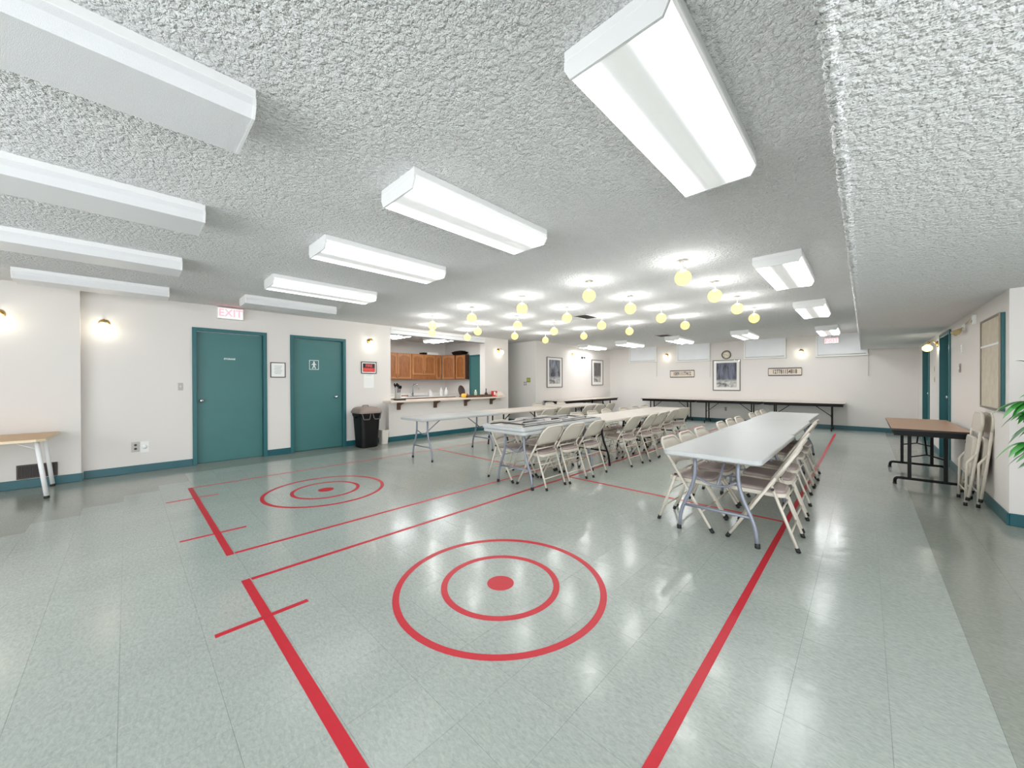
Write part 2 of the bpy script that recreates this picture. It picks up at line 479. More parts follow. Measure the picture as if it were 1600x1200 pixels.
# dropped soffit along the right side, with the shaggy stippled arris
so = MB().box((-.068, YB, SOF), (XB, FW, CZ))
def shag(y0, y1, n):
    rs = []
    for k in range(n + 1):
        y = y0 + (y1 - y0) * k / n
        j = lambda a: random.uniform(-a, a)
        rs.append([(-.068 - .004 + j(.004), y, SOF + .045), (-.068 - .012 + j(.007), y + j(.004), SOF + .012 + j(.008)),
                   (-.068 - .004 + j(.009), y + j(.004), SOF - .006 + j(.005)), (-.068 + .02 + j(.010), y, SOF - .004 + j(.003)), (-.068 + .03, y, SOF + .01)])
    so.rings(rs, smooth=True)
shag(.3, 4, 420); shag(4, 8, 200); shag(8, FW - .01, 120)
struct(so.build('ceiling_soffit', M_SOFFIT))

D1, D2 = (.727, 1.758), (2.134, 3.169)
DT = 2.243
struct(MB().box((LWN - .25, YB, 0), (LWN, -.441, CZ)).build('wall_left_front', M_WALL))
struct(holed('x', LW, -.22, -.441, 8.04, 0, CZ, [(D1[0] + .02, D1[1] - .02, 0, DT - .02), (D2[0] + .02, D2[1] - .02, 0, DT - .02), (KY0, KY1, .88, 2.6)]).build('wall_left', M_WALL))
struct(MB().box((LW - .02, 4.05, 0), (-7.705, 7.34, .885)).build('wall_counter', M_WALL))
struct(MB().box((-10.6, 7.52, 0), (LW - .22, 8.04, CZ)).build('wall_kitchen_right', M_WALLDIM))
struct(MB().box((-10.6, 3.0, 0), (-10.36, 7.52, CZ)).build('wall_kitchen_back', M_WALLDIM))
struct(MB().box((-10.36, 3.0, 0), (LW - .22, 3.2, CZ)).build('wall_kitchen_left', M_WALLDIM))
struct(MB().box((-10.6, 8.86, 0), (PW - .0, 9.0, CZ)).build('wall_corridor', M_WALLDIM))
struct(MB().box((-10.7, 8.04, 0), (-10.6, 8.86, CZ)).build('wall_corridor_end', M_WALLDIM))
struct(MB().box((PW - .2, 9.0, 0), (PW, FW, CZ)).build('wall_picture_side', M_WALL))
D3, D4, DRT = (8.72, 9.79), (11.26, 12.38), 2.115
struct(holed('x', RW, .2, 5.578, FW, 0, SOF, [(D3[0] + .03, D3[1] - .03, 0, DRT - .03), (D4[0] + .03, D4[1] - .03, 0, DRT - .03)]).build('wall_right', M_WALL))
struct(MB().box((RW + .2, 5.578, 0), (XB, 5.72, SOF)).build('wall_return', M_WALLDIM))
struct(MB().box((XB, 2.6, 0), (XB + .1, 5.72, CZ)).build('wall_right_blocker', M_WALL))  # unseen wall stretch, cut to limit fill light on the return wall
struct(MB().box((-8, YB - .1, 0), (-5.4, YB, CZ)).build('wall_back_blocker', M_WALL))  # unseen stretch put in to cut fill light on the left wall
struct(MB().box((PW - .2, FW, 0), (XB, FW + .15, CZ)).build('wall_far', M_WALL))

def base(name, boxes):
    b = MB()
    for lo, hi in boxes:
        b.bbox((lo[0], lo[1], 0), (hi[0], hi[1], .112), .004)
    struct(b.build(name, M_BASE))
t = .014
base('baseboard_left_front', [((LWN, YB, 0), (LWN + t, -.441 + t))])
base('baseboard_left', [((LW, -.441 + t), (LW + t, D1[0])), ])
base('baseboard_left_middle', [((LW, D1[1]), (LW + t, D2[0]))])
base('baseboard_left_rear', [((LW, D2[1]), (LW + t, 4.05))])
base('baseboard_counter', [((-7.705, 4.05 - t), (-7.705 + t, 7.34 + t))])
base('baseboard_counter_end', [((LW, 4.05 - t), (-7.705, 4.05))])
base('baseboard_column', [((LW, 7.34), (LW + t, 8.04))])
base('baseboard_picture_side', [((PW, 8.86), (PW + t, FW - t))])
base('baseboard_corridor', [((-10.6, 8.86 - t), (PW + t, 8.86))])
base('baseboard_far', [((PW, FW - t), (RW, FW))])
base('baseboard_right', [((RW - t, 5.578 - t), (RW, D3[0]))])
base('baseboard_right_middle', [((RW - t, D3[1]), (RW, D4[0]))])
base('baseboard_right_rear', [((RW - t, D4[1]), (RW, FW - t))])
base('baseboard_return', [((RW, 5.578 - t), (XB, 5.578))])

# doors of the left wall
def knob_mb(tf):
    return MB().lathe([(.031, 0), (.031, .006), (.012, .01), (.011, .035), (.024, .042), (.029, .055), (.025, .068), (.001, .073)], 14, tf=tf)
def left_door(n, D, knob_y):
    r = bpy.data.objects.new('door_%d' % n, None); COL.objects.link(r); struct(r); r.location = (LW, (D[0] + D[1]) / 2, 0)
    w = (D[1] - D[0]) / 2; fwid = .055
    f = MB()
    for a, b in ((-w, -w + fwid), (w - fwid, w)):
        f.bbox((-.12, a, 0), (.018, b, DT), .003)
    f.bbox((-.12, -w + fwid, DT - fwid), (.018, w - fwid, DT), .003)
    for a, b in ((-w + fwid, -w + fwid + .014), (w - fwid - .014, w - fwid)):    # stops
        f.box((-.12, a, 0), (-.107, b, DT - fwid))
    f.box((-.12, -w + fwid, 0), (-.107, w - fwid, .012))  # added strip blocking light that leaks under the leaf
    f.build('door_frame', M_TEALF, r)
    MB().bbox((-.105, -w + fwid + .003, .012), (-.062, w - fwid - .003, DT - fwid - .004), .002).build('door_leaf', M_TEAL, r)
    knob_mb(T(-.062, knob_y - r.location.y, 1.045, 0, 0, PI / 2)).build('door_knob', M_CHROME, r)
    return r
d1 = left_door(1, D1, .845)
lettering('door_lettering', 'STORAGE', .036, M_SIGNW, d1, (-.061, 1.225 - d1.location.y, 1.747), FACE_PX, .0008, .0012)
d2 = left_door(2, D2, 2.985)
# washroom pictogram: white square outline and a standing figure with short flared body
pg = MB(); cyy = 2.573 - d2.location.y; cz = 1.69
for a, b, c, d in ((-.088, .088, .084, .094), (-.088, .088, -.094, -.084)):
    pg.box((-.0618, cyy + a, cz + c), (-.0605, cyy + b, cz + d))
for a, b in ((-.088, -.079), (.079, .088)):
    pg.box((-.0618, cyy + a, cz - .084), (-.0605, cyy + b, cz + .084))
def flat(poly):
    pg.add([(-.0605, cyy + y, cz + z) for y, z in poly] + [(-.0618, cyy + y, cz + z) for y, z in poly],
           [tuple(range(len(poly)))] + [(i, i + len(poly), (i + 1) % len(poly) + len(poly), (i + 1) % len(poly)) for i in range(len(poly))])
flat([(.016 * math.cos(2 * PI * k / 12), .055 + .016 * math.sin(2 * PI * k / 12)) for k in range(12)])
flat([(-.012, .036), (.012, .036), (.046, .004), (.038, -.006), (.014, .012), (.014, -.01), (-.014, -.01), (-.014, .012), (-.038, -.006), (-.046, .004)])
flat([(-.014, -.01), (.014, -.01), (.036, -.074), (.018, -.074), (.0, -.026), (-.018, -.074), (-.036, -.074)])
pg.build('washroom_pictogram', M_SIGNW, d2)

def right_door(n, D):
    r = bpy.data.objects.new('door_%d' % n, None); COL.objects.link(r); struct(r); r.location = (RW, (D[0] + D[1]) / 2, 0)
    w = (D[1] - D[0]) / 2; fwid = .06
    f = MB()
    for a, b in ((-w, -w + fwid), (w - fwid, w)):
        f.bbox((-.02, a, 0), (.16, b, DRT), .003)
    f.bbox((-.02, -w + fwid, DRT - fwid), (.16, w - fwid, DRT), .003)
    for a, b in ((-w + fwid, -w + fwid + .016), (w - fwid - .016, w - fwid)):
        f.box((.07, a, 0), (.11, b, DRT - fwid))
    f.box((.156, -w + fwid, 0), (.16, w - fwid, .03))  # added strip behind the leaf, stops light leaking beneath it
    f.build('door_frame', M_TEALF, r)
    MB().bbox((.112, -w + fwid + .003, .012), (.155, w - fwid - .003, DRT - fwid - .004), .002).build('door_leaf', M_TEAL, r)
    knob_mb(T(.112, w - .16, 1.045, 0, 0, -PI / 2)).build('door_knob', M_CHROME, r)
right_door(3, D3); right_door(4, D4)
# kitchen door
r = bpy.data.objects.new('door_5', None); COL.objects.link(r); struct(r); r.location = (-8.79, 7.52, 0)
f = MB()
for a, b in ((-.26, -.2), (.45, .51)): f.bbox((a, -.025, 0), (b, 0, 2.19), .003)
f.bbox((-.2, -.025, 2.13), (.45, 0, 2.19), .003)
f.build('door_frame', M_TEALF, r)
MB().bbox((-.197, -.018, .01), (.447, -.002, 2.127), .002).build('door_leaf', M_TEAL, r)
knob_mb(T(.39, -.018, 1.0, 0, PI / 2)).build('door_knob', M_CHROME, r)

# windows of the far wall: boxed frames up under the ceiling, blinds drawn
for n, (x0, x1, z0) in enumerate(((-6.61, -5.545, 2.1), (-4.82, -3.745, 2.055), (-2.76, -1.69, 2.06), (-1.0, .06, 2.04))):
    r = bpy.data.objects.new('window_%d' % (n + 1), None); COL.objects.link(r); struct(r); r.location = (x0, FW, z0)
    w, h = x1 - x0, CZ - z0
    f = MB()
    f.bbox((0, -.06, 0), (.035, 0, h), .003); f.bbox((w - .035, -.06, 0), (w, 0, h), .003)
    f.build('window_frame', M_TRIM, r)
    MB().bbox((-.01, -.075, -.03), (w + .01, 0, .006), .003).build('window_sill', M_TRIM, r)
    b = MB(); N_ = 24
    rows = [[(.037 + (w - .074) * k / N_, -.03 + .004 * math.sin(k * 1.3 + n * 2) + (.006 if (n == 0 and 9 < k < 14) else 0), z) for k in range(N_ + 1)] for z in (.03, h)]
    vs = rows[0] + rows[1]
    b.add(vs, [(k, k + 1, N_ + 2 + k, N_ + 1 + k) for k in range(N_)], 0, True)
    b.build('blind', M_BLIND, r)
    MB().tube([(.04, -.034, .028), (w - .04, -.034, .028)], .011, 8).build('bottom_rail', M_TRIM, r)
    MB().tube([(w + .012, -.05, h - .05), (w + .012, -.05, -.58 if n != 2 else -.06)], .005, 6).build('pull_cord', M_PLATE, r)

# ------------------------------------------------------------------ red court markings
def tape(label, x0, y0, x1, y1, z=.0014):
    o = MB().box((x0, y0, 0.0002), (x1, y1, z)).build('court_line', M_TAPE)
    tag(o, label, 'floor line', 'red court lines')
hw = .022
tape('wide red tape base line of the near court, foreground', -3.02, .52, -.51, .568)
tape('wide red tape base line of the far court, toward the teal doors', -6.19, .52, -3.54, .568)
tape('red side line on the right of the near court, running under the right chairs', -.553, .575, -.513, 12.3, .0016)
tape('red side line on the left of the near court', -3.02, .575, -2.985, 12.3, .0016)
tape('red side line of the far court on the aisle side', -3.575, .575, -3.54, 12.3, .0016)
tape('red side line of the far court nearest the teal doors', -6.19, .575, -6.16, 12.3, .0016)
tape('short red tick crossing the near court base line', -2.473, .31, -2.44, .755, .002)
tape('short red tick crossing the far court base line on its doorward half', -5.622, .29, -5.592, .75, .002)
tape('short red tick crossing the far court base line on its aisle half', -4.158, .295, -4.126, .755, .002)
tape('red cross line of the near court, reaching the right table row', -2.985, 4.26, -.553, 4.295, .0018)
tape('red cross line of the far court, passing under the left table row', -6.16, 4.26, -3.575, 4.295, .0018)
def ring_mb(r0, r1, n, z):
    vs = []
    for k in range(n):
        a = 2 * PI * k / n; c, s = math.cos(a), math.sin(a)
        vs += [(r0 * c, r0 * s, .0003), (r1 * c, r1 * s, .0003), (r1 * c, r1 * s, z), (r0 * c, r0 * s, z)]
    fs = []
    for k in range(n):
        a, b = 4 * k, 4 * ((k + 1) % n)
        for i in range(4):
            fs.append((a + i, b + i, b + (i + 1) % 4, a + (i + 1) % 4))
    return MB().add(vs, fs)
for loc, lab in (((-1.738, 1.698, 0), 'red painted target of two rings and a dot in the near court'), ((-4.845, 1.705, 0), 'red painted target of two rings and a dot in the far court')):
    t_ = thing('floor_target', lab, 'floor marking', loc, 0, 'red floor targets')
    ring_mb(.641, .681, 96, .0016).build('outer_ring', M_TAPE, t_)
    ring_mb(.347, .387, 72, .0016).build('inner_ring', M_TAPE, t_)
    MB().lathe([(.088, .0003), (.088, .0016)], 36).build('center_dot', M_TAPE, t_)

# ------------------------------------------------------------------ ceiling fixtures
FL, FWD, FH = 1.285, .38, .121
def fixture(loc, label, lit, group, length=FL, rz=0):
    r = thing('ceiling_light', label, 'ceiling light', loc, rz, group)
    w = FWD / 2 + .012; wb = FWD / 2 - .014; l = length / 2
    # housing and end caps
    MB().bbox((-w - .004, -l, -.042), (w + .004, l, 0), .003).build('housing', M_WHITE, r)
    prof = [(-w, -.0425), (w, -.0425), (w, -.074), (wb, -FH), (-wb, -FH), (-w, -.074)]
    for s in (-1, 1):
        y0, y1 = (l - .012, l) if s > 0 else (-l, -l + .012)
        sc = 1.02
        MB().rings([[(x * sc, y, z * (1.01 if z < -.06 else 1)) for x, z in prof] for y in (y0, y1)], smooth=False).build('end_cap', M_WHITE, r)
    xs = [(-w, -.02), (-w, -.074), (-wb, -FH), (-.115, -FH), (-.03, -FH), (.03, -FH), (.115, -FH), (wb, -FH), (w, -.074), (w, -.02)]
    mi = [1, 2, 0, 0, 1, 0, 0, 2, 1]
    b = MB(); ny = 1
    ys = (-l + .012, l - .012)
    for k in range(9):
        (xa, za), (xb, zb) = xs[k], xs[k + 1]
        b.add([(xa, ys[0], za), (xb, ys[0], zb), (xb, ys[1], zb), (xa, ys[1], za)], [(0, 1, 2, 3)], mi[k] if lit else 0)
    b.build('lens', [{1: M_LENSLIT, 2: M_LENSBEAM, 3: M_LENSFAR}[int(lit)], M_LENSDIM, M_LENSSIDE] if lit else [M_LENSOFF], r)
    if lit: pass
    return r
g1 = 'lit ceiling lights of the middle row'
names1 = ['large lit ceiling light nearest the beam, closest overhead', 'lit ceiling light second from the beam in the middle row', 'lit ceiling light third from the beam in the middle row',
          'lit ceiling light fourth from the beam in the middle row', 'unlit ceiling light before the washroom door, beside the EXIT sign']
for k, x in enumerate((-.65, -2.16, -3.6, -5.25, -6.72)):
    fixture((x, 1.84, CZ), names1[k], k < 4, g1 if k < 4 else None)
names2 = ['unlit ceiling light at the top left corner of the picture', 'unlit ceiling light second down the left edge', 'unlit ceiling light third down the left edge', 'small unlit ceiling light against the left wall corner']
for k, x in enumerate((-2.15, -3.67, -5.3, -7.0)):
    fixture((x, -.24, CZ), names2[k], False, 'unlit ceiling lights on the left')
for k, (y, lab) in enumerate(((5.2, 'square-looking lit ceiling light beside the beam, nearest of three'), (8.22, 'lit ceiling light beside the beam, second of three'), (11.9, 'lit ceiling light beside the beam, last before the windows'))):
    fixture((-.65, y, CZ), lab, 2 if k < 2 else 3, 'lit ceiling lights beside the beam')
for k, x in enumerate((-2.3, -3.98, -5.55, -6.95)):
    fixture((x, 11.4, CZ), ('lit ceiling light before the third window', 'lit ceiling light before the second window', 'lit ceiling light before the first window', 'lit ceiling light in the far left corner, over the hung pictures')[k], 3, 'lit ceiling lights before the windows')
fixture((-8.6, 4.85, CZ), 'lit kitchen ceiling light seen at the left of the serving opening', 3, 'kitchen ceiling lights', 1.2, PI / 2)
fixture((-8.75, 6.2, CZ), 'lit kitchen ceiling light seen in the middle of the serving opening', 3, 'kitchen ceiling lights', 1.2, PI / 2)

# globe lamps
def globe(loc, label):
    r = thing('globe_lamp', label, 'globe lamp', loc, 0, 'yellow globe lamps on the ceiling')
    MB().lathe([(.02, 0), (.02, -.006), (.008, -.012), (.008, -.096), (.026, -.102), (.03, -.118)], 16).build('fitter', M_TRIM, r)
    R = .083
    MB().lathe([(max(.002, R * math.sin(a)), -.188 + R * math.cos(a)) for a in [PI * k / 12 for k in range(1, 13)]], 20).build('glass_globe', M_GLOBE, r)
    bulb(r, (0, 0, -.188), BULB_WATT)
    return r
ordw = ['nearest', 'second', 'third', 'farthest']
colw = ['first row from the beam', 'second row from the beam', 'third row from the beam', 'fourth row from the beam', 'fifth row from the beam']
g0 = None
for i, x in enumerate((-1.405, -2.565, -3.73, -4.9, -6.08)):
    for j, y in enumerate((4.12, 5.28, 6.45, 7.63)):
        lab = 'yellow ceiling globe lamp, %s in the %s' % (ordw[j], colw[i])
        if g0 is None: g0 = globe((x, y, CZ), lab)
        else: copy_tree(g0, (x, y, CZ), None, lab)
copy_tree(g0, (-7.0, 4.73, CZ), None, 'yellow ceiling globe lamp over the bar, nearer of two by the header')
copy_tree(g0, (-7.04, 5.775, CZ), None, 'yellow ceiling globe lamp over the bar, farther of two by the header')

# wall sconces: origin on the wall, pointing to local +x
def sconce(loc, rz, label, glass=None):
    r = thing('wall_sconce', label, 'wall lamp', loc, rz, 'wall sconces')
    MB().lathe([(.001, 0), (.058, 0), (.058, .008), (.04, .02), (.02, .026), (.001, .028)], 18, tf=T(0, 0, 0, 0, 0, PI / 2)).build('backplate', M_BRASS, r)
    pts = fillet([(.02, 0, 0), (.05, 0, .05), (.12, 0, .05), (.13, 0, .0)], .05, 5)
    MB().tube(pts, .009, 8).build('arm', M_BRASS, r)
    MB().lathe([(.012, .022), (.03, .018), (.044, -.004), (.04, -.006), (.02, .006), (.002, .008)], 18, (.13, 0, 0)).build('cup', M_BRASSP, r)
    R = .075
    prof = [(max(.002, R * math.sin(a)), -.07 + R * math.cos(a)) for a in [PI * k / 12 for k in range(2, 13)]]
    MB().lathe(prof, 20, (.13, 0, 0)).build('glass_shade', M_SCONCE, r)
    bulb(r, (.13, 0, -.07), BULB_WATT * .15)
    return r
sconce((LW, -.222, 2.19), 0, 'glowing wall sconce left of the storage door')
sconce((LW, 3.68, 2.24), 0, 'glowing wall sconce above the red framed sign')
sconce((LW, 7.62, 2.28), 0, 'glowing wall sconce on the column at the end of the bar')
sconce((LWN, -1.1, 2.2), 0, 'brass wall sconce cut by the left edge of the picture')
sconce((PW, 10.85, 2.3), 0, 'glowing wall sconce between the two hung pictures of the side wall')
sconce((-5.182, FW, 2.29), -PI / 2, 'glowing wall sconce between the first and second windows')
sconce((-1.33, FW, 2.2), -PI / 2, 'glowing wall sconce between the third and fourth windows')
s = sconce((RW, 10.1, 1.99), PI, 'large glowing sconce between the two doorways of the right wall')
for ch in s.children:
    if ch.name.startswith('glass_shade'):
        rb = MB()
        R = .068; prof = []
        for k in range(1, 25):
            a = PI * k / 24; rr = R * (1 + (.03 if k % 2 else -.03))
            prof.append((max(.002, rr * math.sin(a)), -.07 + R * .92 * math.cos(a)))
        rb.lathe(prof, 22, (.13, 0, 0))
        me = bpy.data.meshes.new('ribbed_shade'); me.from_pydata([tuple(p) for p in rb.v], [], rb.f); me.materials.append(M_SCONCE)
        me.polygons.foreach_set('use_smooth', rb.sm); ch.data = me

# ------------------------------------------------------------------ folding tables
def table_leg_pts(s, e, y):
    # e=+1 at the local +y end; foot splayed, shin straight
    return fillet([(s * .165, y, .70), (s * .165, y, .45), (s * .285, y, .17), (s * .30, y, .0)], .16, 6)
def plastic_table(label, loc, group, top_mat=None, leg_mat=None, L=1.83, W=.735):
    r = thing('folding_table', label, 'table', loc, 0, group)
    MB().slab(W, L, .06, .692, .735, .011).build('tabletop', top_mat or M_PLAST, r)
    lm = leg_mat or M_STEELG
    for e in (-1, 1):
        y = e * (L / 2 - .225)
        for s in (-1, 1):
            lg = MB().tube(table_leg_pts(s, e, y)[:-1] + [Vector((s * .2995, y, .012))], .0155, 10).build('leg', lm, r)
            MB().lathe([(.019, 0), (.02, .004), (.019, .035), (.0165, .037)], 10, (s * .30, y, 0)).build('foot_cap', M_RUB, lg)
        MB().tube([(-.258, y, .23), (.258, y, .23)], .0125, 8).build('cross_bar', lm, r)
        MB().tube(fillet([(-.165, y, .5), (-.06, y - e * .04, .43), (.06, y - e * .04, .43), (.165, y, .5)], .05, 3), .0095, 8).build('brace_bar', lm, r)
        MB().tube([(0, y - e * .04, .43), (0, y - e * .43, .695)], .0095, 8).build('brace', lm, r)
    return r
RX_, BX_, LX_ = -.915, -3.245, -5.51
gR = 'grey-topped tables of the right row'
tR = plastic_table('white plastic folding table at the near end of the right row', (RX_, 4.145, 0), gR)
copy_tree(tR, (RX_ - .02, 5.98, 0), None, 'white plastic folding table in the middle of the right row')
copy_tree(tR, (RX_ - .05, 7.815, 0), None, 'white plastic folding table at the window end of the right row')
gB = 'tables of the middle row'
copy_tree(tR, (BX_, 4.12, 0), None, 'white folding table carrying an upside-down folded table, near end of middle row', None, gB)
tB = plastic_table('warm-lit folding table in the middle row behind the stacked tables', (BX_ + .03, 5.96, 0), gB, M_PLASTW, M_BLACK)
copy_tree(tB, (BX_, 7.8, 0), None, 'warm-lit folding table at the window end of the middle row')
gL = 'tables of the left row beside the bar'
copy_tree(tR, (LX_, 4.2, 0), None, 'white folding table with grey legs at the near end of the left row', None, gL)
copy_tree(tB, (LX_ - .03, 6.05, 0), None, 'warm-lit folding table in the middle of the left row', None, gL)
copy_tree(tB, (LX_ - .05, 8.1, 0), None, 'warm-lit folding table at the far end of the left row', None, gL)

M_PALEST = mat('pale_steel', (172, 170, 172), .35, .3)
# the upside-down folded table on the stack
r = thing('folded_table', 'folded table lying upside down on the near table of the middle row', 'table', (BX_, 4.10, .7355), 0)
L_, W_ = 1.83, .735
MB().slab(W_, L_, .06, 0, .043, .014).build('tabletop', M_PLAST, r)
rim = MB()
P0 = rrect(W_ - .03, L_ - .03, .05, 5); P1 = rrect(W_ - .085, L_ - .085, .03, 5)
n = len(P0)
vs = [(x, y, .043) for x, y in P0] + [(x, y, .056) for x, y in P0] + [(x, y, .056) for x, y in P1] + [(x, y, .043) for x, y in P1]
rim.add(vs, [(a * n + i, a * n + (i + 1) % n, ((a + 1) % 4) * n + (i + 1) % n, ((a + 1) % 4) * n + i) for a in range(4) for i in range(n)])
rim.build('rim', M_PLAST, r)
MB().slab(W_ - .11, L_ - .11, .03, .043, .0455, .001).build('underside', M_PLASTU, r)
for s in (-1, 1):
    MB().bbox((s * .285 - .009, -.82, .0455), (s * .285 + .009, .82, .060), .002).build('rim_shade_rail', M_DARK, r)  # dark strips standing in for the shadow inside the rim
for e in (-1, 1):
    y0 = e * .70
    for s in (-1, 1):
        pts = fillet([(s * .165, y0, .066), (s * .165, y0 - e * .25, .07), (s * .24, y0 - e * .5, .074), (s * .245, y0 - e * .66, .076)], .12, 5)
        MB().tube(pts, .0145, 8).build('leg', M_PALEST, r)
    MB().tube([(-.225, y0 - e * .45, .074), (.225, y0 - e * .45, .074)], .0115, 8).build('cross_bar', M_PALEST, r)
    MB().tube([(-.2, y0, .064), (.2, y0, .064)], (.009), 8).build('hinge_bar', M_DARK, r)
    MB().tube([(0, y0 - e * .2, .062), (0.02, y0 - e * .62, .064)], .0095, 8).build('brace', M_DARK, r)
    for q in range(3):
        MB().bbox((-.2 + q * .17, y0 - e * (.12 + .1 * q) - .02, .0455), (-.1 + q * .17, y0 - e * (.12 + .1 * q) + .02, .056), .002).build('hinge_plate', M_DARK if q % 2 else M_PLASTU, r)

# laminate tables with black steel legs
def laminate_table(label, loc, rz, group, top, edge, L=1.83, W=.70, foot=True, H=.74):
    r = thing('laminate_table', label, 'table', loc, rz, group)
    MB().bbox((-W / 2, -L / 2, H - .004), (W / 2, L / 2, H + .0), .0015).build('laminate_top', top, r)
    MB().bbox((-W / 2 + .001, -L / 2 + .001, H - .026), (W / 2 - .001, L / 2 - .001, H - .004), .002).build('top_edge', edge, r)
    ap = MB()
    for s in (-1, 1):
        x = s * (W / 2 - .036)
        ap.box((x - .012, -L / 2 + .04, H - .09), (x + .012, L / 2 - .04, H - .026))
    for e in (-1, 1):
        y = e * (L / 2 - .052)
        ap.box((-W / 2 + .048, y - .012, H - .09), (W / 2 - .048, y + .012, H - .026))
    ap.build('apron', M_BLACK, r)
    for e in (-1, 1):
        y = e * (L / 2 - .27)
        for s in (-1, 1):
            MB().bbox((s * .15 - .017, y - .014, .085), (s * .15 + .017, y + .014, H - .026), .003).build('leg', M_BLACK, r)
        if foot:
            fp = fillet([(-W / 2 + .04, y, .012), (-W / 2 + .045, y, .085), (W / 2 - .045, y, .085), (W / 2 - .04, y, .012)], .07, 6)
            fb = MB().tube(fp, .0165, 8).build('foot_bar', M_BLACK, r)
            for s in (-1, 1): MB().lathe([(.019, 0), (.02, .003), (.018, .022)], 8, (s * (W / 2 - .04), y, 0)).build('foot_cap', M_RUB, fb)
        MB().tube([(-.15, y, .36), (0, y - e * .04, .40), (.15, y, .36)], .008, 6).build('brace_bar', M_BLACK, r)
        MB().tube([(0, y - e * .04, .40), (0, y - e * .42, H - .03)], .0095, 6).build('brace', M_BLACK, r)
    return r
laminate_table('tan laminate table with black folding legs against the right wall', (.56, 7.50, 0), 0, None, M_LAM, M_DKBROWN, 1.83, .64)
gF = 'pale dark-edged tables along the window wall'
tF = laminate_table('pale dark-edged table left of three under the windows', (-4.92, 13.14, 0), PI / 2, gF, M_LAMP, M_DKBROWN, 1.80, .70)
copy_tree(tF, (-3.09, 13.14, 0), PI / 2, 'pale dark-edged table below the large picture, middle of three')
copy_tree(tF, (-1.265, 13.14, 0), PI / 2, 'pale dark-edged table right of three under the windows')
gP = 'pale dark-edged tables along the side wall'
copy_tree(tF, (-7.07, 10.1, 0), 0, 'pale dark-edged table beneath the nearer hung picture of the side wall', None, gP)
copy_tree(tF, (-7.07, 11.93, 0), 0, 'pale dark-edged table beneath the farther hung picture of the side wall', None, gP)

# school desk at the left edge
r = thing('wooden_desk', 'wood-grain school table with white splayed legs at the left edge', 'table', (-7.25, -1.3, 0))
Hd = .70
poly = [(-.47, -1.0), (.46, -1.0), (.46, .58), (.415, .645), (-.47, .675)]
MB().prism([(x * .995, y * .995) for x, y in poly], Hd - .003, Hd + .001).build('laminate_top', M_DESK, r)
MB().prism(poly, Hd - .03, Hd - .003).build('edge_band', mat('beige_edge', (226, 208, 178), .45), r)
for x0, y0, x1, y1 in ((.34, .57, .372, .645), (-.36, .56, -.40, .62), (.34, -.8, .372, -.87), (-.36, -.8, -.40, -.87)):
    lg = MB().tube([(x0, y0, Hd - .03), (x1, y1, .015)], .021, 12).build('leg', M_WHITE, r)
    MB().lathe([(.023, 0), (.024, .004), (.022, .03)], 12, (x1, y1, 0)).build('foot_cap', M_RUB, lg)
    MB().bbox((x0 - .04, y0 - .02, Hd - .042), (x0 + .04, y0 + .02, Hd - .03), .002).build('leg_plate', M_STEELG, r)
MB().tube([(.345, .578, .57), (.345, .42, Hd - .035)], .007, 6).build('brace', M_WHITE, r)

